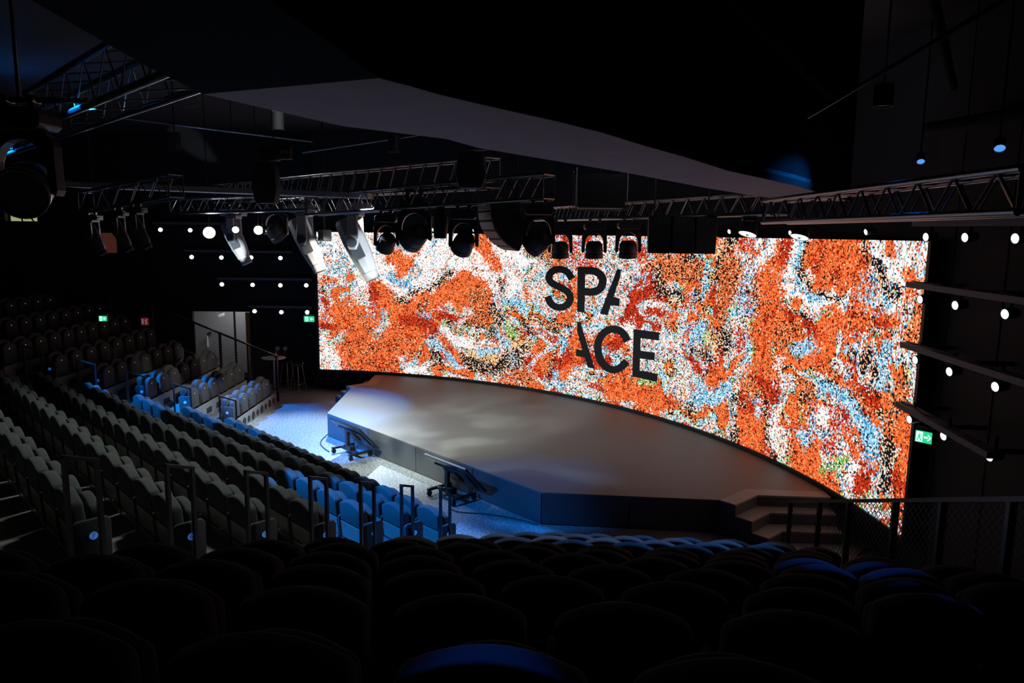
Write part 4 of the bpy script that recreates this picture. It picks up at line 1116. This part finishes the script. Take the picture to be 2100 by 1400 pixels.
# small lamps along the top edge of the screen
def arc_px(px, z, dr):
    lo, hi = -.8, .8
    for _ in range(50):
        mid = (lo+hi)/2; d = arc(mid,z,dr)-CAM
        if 1050+FPX*d.dot(RGT)/d.dot(FWD) < px: lo = mid
        else: hi = mid
    return arc(lo, z, dr)
for px, z_ in ((888,4.93),(926,4.92),(972,4.93),(999,4.91),(1462,4.86),(1495,4.95),(1620,4.93),(1775,4.95)):
    p = arc_px(px, z_, -.12); f = Vector((-p.x, ARC_CY-p.y, 0)).normalized()+Vector((0,0,-.25))
    wall_spot(p, f, 'small lamp above the screen, %s' % {888:'behind the narrow light',926:'left of the wash light by the speaker array',972:'right of the wash light by the speaker array',999:'touching the curved speaker array',1462:'right of the wide speaker',1495:'left of the first dome light',1620:'left of the second dome light',1775:'alone at the right'}[px], 'small lamps above the screen', 'mintglow', .04, .16)

# ------------------------------------------------------------------ left wall: corridor door, exit signs, notices, upper openings
def pl_wall(px, py, back=0.0): return on_plane(px, py, EL, SW_L-back)
d0 = PL(SW_L, 6.30); d1 = PL(SW_L, 8.12); dep = 1.9
mb = MB()
def quadbox(mb, a, b, z0, z1, t_): mb.bar(Vector((a.x,a.y,(z0+z1)/2)), Vector((b.x,b.y,(z0+z1)/2)), t_, z1-z0) if False else mb.prism([(0,z0),((b-a).length,z0),((b-a).length,z1),(0,z1)], -t_/2, t_/2, (b-a).normalized(), (0,0,1), Vector(((b-a).y,-(b-a).x,0)).normalized(), (a.x,a.y,0))
c0 = d0+EL*.15; c1 = d1+EL*.15; e0 = d0+EL*dep-NL*1.0; e1 = d1+EL*dep+NL*1.2; mid = d0.lerp(d1,.49)+EL*dep
for a, b in ((e0,e1),):
    quadbox(mb, a, b, -.02, 2.9, .1)
quadbox(mb, e0, c0-NL*1.0, -.02, 2.9, .1); quadbox(mb, e1, c1+NL*1.2, -.02, 2.9, .1)
struct('wall_corridor', mb, 'corridor')
mb = MB(); 
pp = [c0-NL*1.0, e0, e1, c1+NL*1.2]; mb.prism([(p.x,p.y) for p in pp], 2.85, 2.95, (1,0,0),(0,1,0),(0,0,1)); struct('ceiling_corridor', mb, 'corridor')
# wood edged glass leaf standing open at the right side of the doorway, glass partition in the middle
mb = MB(); quadbox(mb, d0+NL*.06+EL*.16, d0+NL*.30+EL*1.2, 0.02, 2.24, .05); dw = struct('door_1', mb, 'wood')
mb = MB(); mb.tube(d0+NL*.24+EL*.8+Vector((0,0,.95)), d0+NL*.24+EL*.8+Vector((0,0,1.25)), .015, 8); mb.build('door_handle', 'chrome', dw)
mb = MB(); a = PL(SW_L+.9, 7.12); mb.bar(a, a+Vector((0,0,2.85)), .05, .05); struct('trim_4', mb, 'blackmetal')
mb = MB(); quadbox(mb, PL(SW_L+.02,6.30), PL(SW_L+.02,6.44), .0, 2.28, .06); struct('trim_5', mb, 'wood')
# black leaf right of the doorway
mb = MB(); quadbox(mb, PL(SW_L-.03,5.62), PL(SW_L-.03,6.26), .02, 2.2, .05); db = struct('door_2', mb, 'blackwall')
mb = MB(); a = PL(SW_L-.08,5.72,1.05); mb.tube(a, a-NL*-.14, .012, 8); mb.build('door_handle', 'chrome', db)
# plate hanging in the doorway and a dark wall notice inside
t = thing('corridor_sign', 'small pale sign plate at the top of the lit corridor', 'sign', PL(SW_L+.4,7.35,2.14)); mb = MB(); mb.box((0,0,0), (.5,.03,.08), Matrix.Rotation(-TH,3,'Z')); mb.build('plate', 'paper', t); mb = MB(); mb.tube((0,0,.04),(0,0,.7),.006,6); mb.build('hanger', 'blackmetal', t)
t = thing('wall_notice', 'dark notice strip with small white writing on the corridor wall', 'notice', PL(SW_L+1.82,8.3,1.35)); mb = MB(); mb.box((0,0,0), (.55,.02,.10), Matrix.Rotation(-TH,3,'Z')); mb.build('board', 'dark', t); mb = MB(); mb.box((-.1,-.06,-.28), (.10,.02,.38), Matrix.Rotation(-TH,3,'Z')); mb.build('leaflet', 'paper', t)
cl_ = PL(SW_L+.9, 7.2, 2.75); l_ = bpy.data.lights.new('corridor_lamp', 'AREA'); l_.energy = 10; l_.size = .8; l_.color = (.95,.95,1); lo_ = bpy.data.objects.new('corridor_lamp', l_); COL.objects.link(lo_); lo_.location = cl_
# running man exit signs
def exit_sign(p, x, n, wd, ht, label, arrow):
    x = Vector(x).normalized(); n = Vector(n).normalized(); t = thing('exit_sign', label, 'sign', p)
    mb = MB(); mb.prism([(-wd/2,-ht/2),(wd/2,-ht/2),(wd/2,ht/2+.04),(-wd/2,ht/2+.04)], -.06, 0, x, (0,0,1), n); mb.build('housing', 'ledge', t, bevel=.004)
    mb = MB(); mb.prism([(-wd/2+.008,-ht/2+.008),(wd/2-.008,-ht/2+.008),(wd/2-.008,ht/2-.008),(-wd/2+.008,ht/2-.008)], 0, .003, x, (0,0,1), n); pn = mb.build('panel', 'green', t)
    mb = MB(); s = ht*.8; g = Vector((0,0,1))
    def poly(pts, ox): mb.prism([(ox+a*s, b*s) for a, b in pts], .003, .005, x, g, n)
    ox = -wd*.22
    poly([(-.30,-.5),(.30,-.5),(.30,.5),(-.30,.5)], ox-.02*s)          # doorway
    pw = mb.build('doorway', 'exitwhite', pn)
    mb = MB()
    poly([(-.08,.30),(.04,.34),(.10,.24),(.02,.18)], ox); poly([(-.14,.16),(.08,.18),(.05,-.08),(-.10,-.06)], ox); poly([(-.05,-.05),(.05,-.05),(.22,-.36),(.12,-.40)], ox); poly([(-.10,-.05),(.0,-.05),(-.20,-.40),(-.28,-.34)], ox)
    mb2 = mb; o = mb2.build('running_figure', 'green', pn); 
    for v in o.data.vertices: v.co += n*.003
    mb = MB(); k = 1 if arrow == 'right' else -1; ox = wd*.22
    poly([(-.32*k,-.09),(.02*k,-.09),(.02*k,.09),(-.32*k,.09)], ox); poly([(-.02*k,.30),(.12*k,.30),(.34*k,0),(.12*k,-.30),(-.02*k,-.30),(.18*k,0)], ox); mb.build('arrow', 'exitwhite', pn)
exit_sign(on_plane(634,654,EL,SW_L-.3), -NL, -EL, .34, .19, 'lit green exit sign beside the left edge of the screen', 'left')
pw_ = at_d(211,653,19.0); exit_sign(pw_, RGT, Vector((-FWD.x,-FWD.y,0)), .22, .15, 'small lit green exit sign above the dark left seats', 'left')
xd = (-NR).normalized(); exit_sign(on_plane(1894,896,ER,SW_R-.30), (ER*.7+NR*.7), (-ER*.7+NR*.7), .22, .17, 'green exit sign with white arrow at the right edge of the screen', 'right')
p = on_plane(297,659,EL,SW_L-.02); t = thing('fire_notice', 'small red fire safety notice with white pictograms on the dark left wall', 'notice', p)
mb = MB(); mb.prism([(-.12,-.12),(.12,-.12),(.12,.12),(-.12,.12)], 0, .01, -NL, (0,0,1), -EL); mb.build('board', 'rednotice', t)
mb = MB(); mb.prism([(-.09,-.08),(-.03,-.08),(-.03,.06),(-.05,.09),(-.07,.09),(-.09,.06)], .01, .013, -NL, (0,0,1), -EL); mb.prism([(.02,-.08),(.09,-.08),(.06,.0),(.09,.08),(.02,.08)], .01, .013, -NL, (0,0,1), -EL); mb.build('pictogram', 'paper', t)
# upper openings of the left wall: a lit room and a curtained window
def opening(name, o0, o1, z0, z1, m_, bars):
    a, b = PL(SW_L+.3,o0), PL(SW_L+.3,o1); mb = MB(); quadbox(mb, a, b, z0-.1, z1+.1, .04); wo = struct(name, mb, m_)
    mb = MB()
    for (u0,v0,u1,v1) in bars: mb.tube(PL(SW_L+.06,o0+(o1-o0)*u0,z0+(z1-z0)*v0), PL(SW_L+.06,o0+(o1-o0)*u1,z0+(z1-z0)*v1), .022, 8)
    mb.build('window_bar', 'blackmetal', wo)
opening('window_1', 12.75, 13.75, 5.05, 5.55, 'tilewin', [(1,.78,.55,.68),(.55,.68,.5,0),(.75,1,.4,.62),(.4,.62,.15,0)])
opening('window_2', 10.35, 11.0, 4.08, 4.72, 'curtain', [(0,.0,1,.0)])

# ------------------------------------------------------------------ things standing at the left: bar table, stools, wall sockets, floor lamp
p = at_d(564,803,22.0); pt = PL(7.35,5.15)
t = thing('bar_table', 'round pale standing table at the end of the left seat block', 'table', pt)
mb = MB(); mb.lathe([(0,1.06),(.34,1.06),(.35,1.07),(.35,1.085),(.34,1.09),(0,1.09)], n=32); mb.build('table_top', 'tabletop', t, smooth=True)
mb = MB(); mb.tube((0,0,.03),(0,0,1.06),.025,12); mb.build('column', 'alu', t, smooth=True)
mb = MB(); mb.lathe([(0,0),(.25,0),(.25,.015),(.05,.035),(0,.035)], n=28); mb.build('base', 'alu', t, smooth=True)
t = thing('pump_bottle', 'small clear pump bottle standing on the round table', 'bottle', pt+Vector((.02,.06,1.09)))
mb = MB(); mb.lathe([(0,0),(.035,0),(.038,.02),(.03,.09),(.012,.12),(.012,.14),(0,.14)], n=18); mb.build('body', 'white', t, smooth=True)
mb = MB(); mb.tube((0,0,.14),(0,0,.17),.008,8); mb.box((.015,0,.172), (.05,.014,.012)); mb.build('pump', 'white', t)
for base, lab in ((at_z(612,801,0),'tall thin legged black bar stool beside the left edge of the screen'), (at_z(590,794,0),'tall thin legged black bar stool behind the round table')):
    t = thing('bar_stool', lab, 'stool', base, .4, 'bar stools')
    mb = MB(); mb.lathe([(0,.79),(.15,.79),(.18,.80),(.18,.82),(.15,.815),(0,.81)], n=24); mb.build('seat', 'dark', t, smooth=True)
    mb = MB(); mb.path([(.17,-.1,.82),(.19,-.05,.86),(.2,0,.875),(.19,.05,.86),(.17,.1,.82)], .014, 6); mb.build('low_back', 'chrome', t, smooth=True)
    for sx in (-1,1):
        for sy in (-1,1):
            mb = MB(); mb.tube((sx*.09,sy*.09,.79),(sx*.17,sy*.17,0),.009,8); mb.build('leg', 'alu', t, smooth=True)
    mb = MB(); q = [(sx*.148,sy*.148,.22) for sx, sy in ((-1,-1),(1,-1),(1,1),(-1,1),(-1,-1))]; mb.path(q, .008, 6); mb.build('foot_ring', 'alu', t)
for px, lab in ((570,'left of a pair of red and white power sockets on the black wall'), (586,'right of a pair of red and white power sockets on the black wall')):
    p = on_plane(px,716,EL,SW_L-.01); t = thing('wall_socket', lab, 'socket', p, 0, 'wall power sockets')
    mb = MB(); mb.lathe([(.07,0),(.075,.05),(.06,.09),(0,.09)], (0,0,.03), -EL, 16); mb.build('cover', 'white', t, smooth=True)
    mb = MB(); mb.lathe([(.055,0),(.055,.08),(.04,.10),(0,.10)], (0,0,-.10), (-EL+Vector((0,0,-.6))).normalized(), 16); mb.build('plug', 'red', t, smooth=True)
p = at_z(652,792,0); t = thing('floor_lamp_can', 'small black stage lamp lying on the floor under the left end of the screen', 'stage light', p)
mb = MB(); mb.lathe([(.09,-.12),(.11,-.08),(.12,.12),(.105,.12),(.10,.1)], (0,0,.18), (.7,-.5,.4), 18); mb.build('can', 'headdark', t, smooth=True)
mb = MB(); mb.bar((-.14,0,.02),(.14,0,.02),.04,.02); mb.bar((-.14,0,.02),(-.14,0,.2),.04,.015); mb.bar((.14,0,.02),(.14,0,.2),.04,.015); mb.build('bracket', 'alu', t)
mb = MB(); mb.lathe([(0,.10),(.10,.10),(.10,.104),(0,.106)], (0,0,.18), (.7,-.5,.4), 18); mb.build('lens', 'drum', t)

# ------------------------------------------------------------------ monitor trolleys in front of the stage
def trolley(x0, label, shiny):
    t = thing('monitor_trolley', label, 'monitor', (x0,-.34,0), 0, 'monitor trolleys')
    for sx in (-1,1):
        mb = MB(); mb.box((sx*.36,0,.12), (.06,.56,.05)); mb.build('base_leg', 'blackmetal', t, bevel=.008)
        for sy in (-1,1):
            mb = MB(); mb.tube((sx*.36-.02,sy*.24,.05),(sx*.36+.02,sy*.24,.05),.05,16); mb.build('wheel', 'rubber', t, smooth=True)
    mb = MB(); mb.box((0,-.05,.12), (.72,.07,.05)); mb.build('cross_bar', 'blackmetal', t, bevel=.008)
    mb = MB(); mb.box((0,-.10,.34), (.09,.07,.44)); mb.build('column', 'blackmetal', t, bevel=.006)
    mb = MB(); mb.box((.10,-.08,.19), (.16,.14,.10)); mb.build('cable_box', 'blackmetal', t, bevel=.01)
    up = Vector((0,-.50,.54)).normalized(); nn = Vector((0,.54,.50)).normalized(); c = Vector((.08,.02,.50))
    rot = Matrix((Vector((1,0,0)), up, nn)).transposed()
    mb = MB(); mb.box(c-nn*.055, (.34,.30,.03), rot); mb.build('bracket', 'blackmetal', t)
    mb = MB(); mb.box(c, (1.22,.72,.045), rot); tv = mb.build('display', 'tvback', t, bevel=.008)
    mb = MB(); mb.box(c-nn*.03-up*.04, (.9,.42,.03), rot); mb.build('back_cover', 'tvback', tv, bevel=.01)
    mb = MB(); mb.box(c+up*.361, (1.2,.006,.03), rot); mb.build('top_edge', 'alu' if shiny else 'blackmetal', tv)
trolley(-1.93, 'low wheeled monitor at the left front of the stage, screen tilted back', False)
trolley(1.60, 'low wheeled monitor at the middle of the stage front with bright top edge', True)
def cable(pts, label, r=.012):
    # smooth path on the floor
    P = [Vector(p) for p in pts]; out = []
    Q = [P[0]*2-P[1]]+P+[P[-1]*2-P[-2]]
    for i in range(1, len(Q)-2):
        for k in range(6):
            u = k/6; a, b, c, d = Q[i-1], Q[i], Q[i+1], Q[i+2]
            out.append(.5*((2*b)+(c-a)*u+(2*a-5*b+4*c-d)*u*u+(3*b-a-3*c+d)*u**3))
    out.append(P[-1]); org = out[0].copy(); mb = MB(); mb.path([p-org for p in out], r, 6)
    o = mb.build('floor_cable', 'rubber', None, smooth=True); o.location = org; tag(o, label, 'cable', 'floor cables')
zc_ = .013
cable([at_z(673,890,zc_+.05), at_z(664,897,zc_), at_z(657,908,zc_), at_z(664,918,zc_), at_z(675,926,zc_)], 'black cable from the left monitor to the left stage corner')
cable([at_z(922,1043,zc_), at_z(945,1050,zc_), at_z(1000,1054,zc_), at_z(1060,1064,zc_), at_z(1102,1075,zc_)], 'black cable from the middle monitor along the stage front')
cable([at_z(1760,1138,zc_), at_z(1775,1127,zc_), at_z(1798,1128,zc_), at_z(1806,1140,zc_), at_z(1790,1148,zc_), at_z(1770,1146,zc_)], 'grey cable coil on the floor behind the right mesh railing')

# ------------------------------------------------------------------ right side of the ceiling: pipes, hanging cans, blue lamps
def pipe(a, b, r, label, m_='truss', grp='ceiling pipes'):
    a, b = Vector(a), Vector(b); mb = MB(); mb.tube((0,0,0), b-a, r, 12); o = mb.build('ceiling_pipe', m_, None, smooth=True); o.location = a; tag(o, label, 'pipe', grp)
pipe(at_d(1655,240,7.6), at_d(2110,-30,6.3), .022, 'thin shiny pipe running to the upper right corner of the ceiling')
pipe(at_d(1480,-20,7.0), at_d(1705,195,8.2), .06, 'thick dark pipe running down from the top edge at right', 'ceiling')
pipe(at_d(1912,-20,7.5), at_d(1955,180,8.5), .05, 'dark pipe hanging from the top edge near the right corner', 'ceiling')
pipe(at_d(1900,265,9.5), at_d(2150,222,8.0), .08, 'dark duct running to the right edge of the picture', 'ceiling')
def hang_can(p, label, glow, ax=(0,0,-1), r=.07, L=.24, grp='hanging can lights'):
    t = thing('hanging_can', label, 'ceiling lamp', p, 0, grp); ax = Vector(ax).normalized()
    mb = MB(); mb.lathe([(r*.9,0),(r,.01),(r,L),(r*.9,L),(r*.9,L-.02)], (0,0,0), ax, 20); mb.build('can', 'headdark', t, smooth=True)
    mb = MB(); mb.lathe([(0,L-.022),(r*.9,L-.022),(r*.9,L-.016),(0,L-.012)], (0,0,0), ax, 20); mb.build('lens', glow, t)
    mb = MB(); mb.tube((0,0,0),(0,0,HC-p.z),.010,6); mb.build('stem', 'blackmetal', t)
hang_can(at_d(1814,172,8.0), 'dark can light hanging under the thin shiny ceiling pipe', 'drum', r=.10)
hang_can(at_d(1676,240,9.0), 'dark can light hanging at the lower end of the thin shiny pipe', 'drum', r=.09)
hang_can(at_d(1888,318,8.3), 'small blue lamp on the right ceiling nearer the screen', 'blueglow', (CAM-at_d(1888,318,8.3)).normalized()+Vector((.1,0,-.9)), .045, .12, 'blue ceiling lamps')
hang_can(at_d(2050,289,7.3), 'small blue lamp on the right ceiling nearer the picture edge', 'blueglow', (CAM-at_d(2050,289,7.3)).normalized()+Vector((.1,0,-.9)), .055, .12, 'blue ceiling lamps')
for px, py, dd, lab in ((357,272,11.0,'dark can light hanging from the ceiling above the left seats'), (568,228,10.5,'dark can light hanging near the tip of the lit soffit'), (808,275,11.0,'dark can light hanging left of the long bagged hoist')):
    hang_can(at_d(px,py,dd), lab, 'drum', r=.09, L=.26)
for (a, b, lab) in ((at_d(240,240,10.5), at_d(640,290,12.5), 'long thin pipe under the dark ceiling at left'), (at_d(620,312,11.5), at_d(860,276,11.0), 'thin pipe above the front truss running right')):
    pipe(a, b, .018, lab)

spot('blue_lamp', at_d(1888,326,8.2), on_plane(1655,368,(FWD.x,FWD.y,0),Vector((FWD.x,FWD.y,0)).dot(np_[2])), 110, BLUE, 30, 1.0, .04)
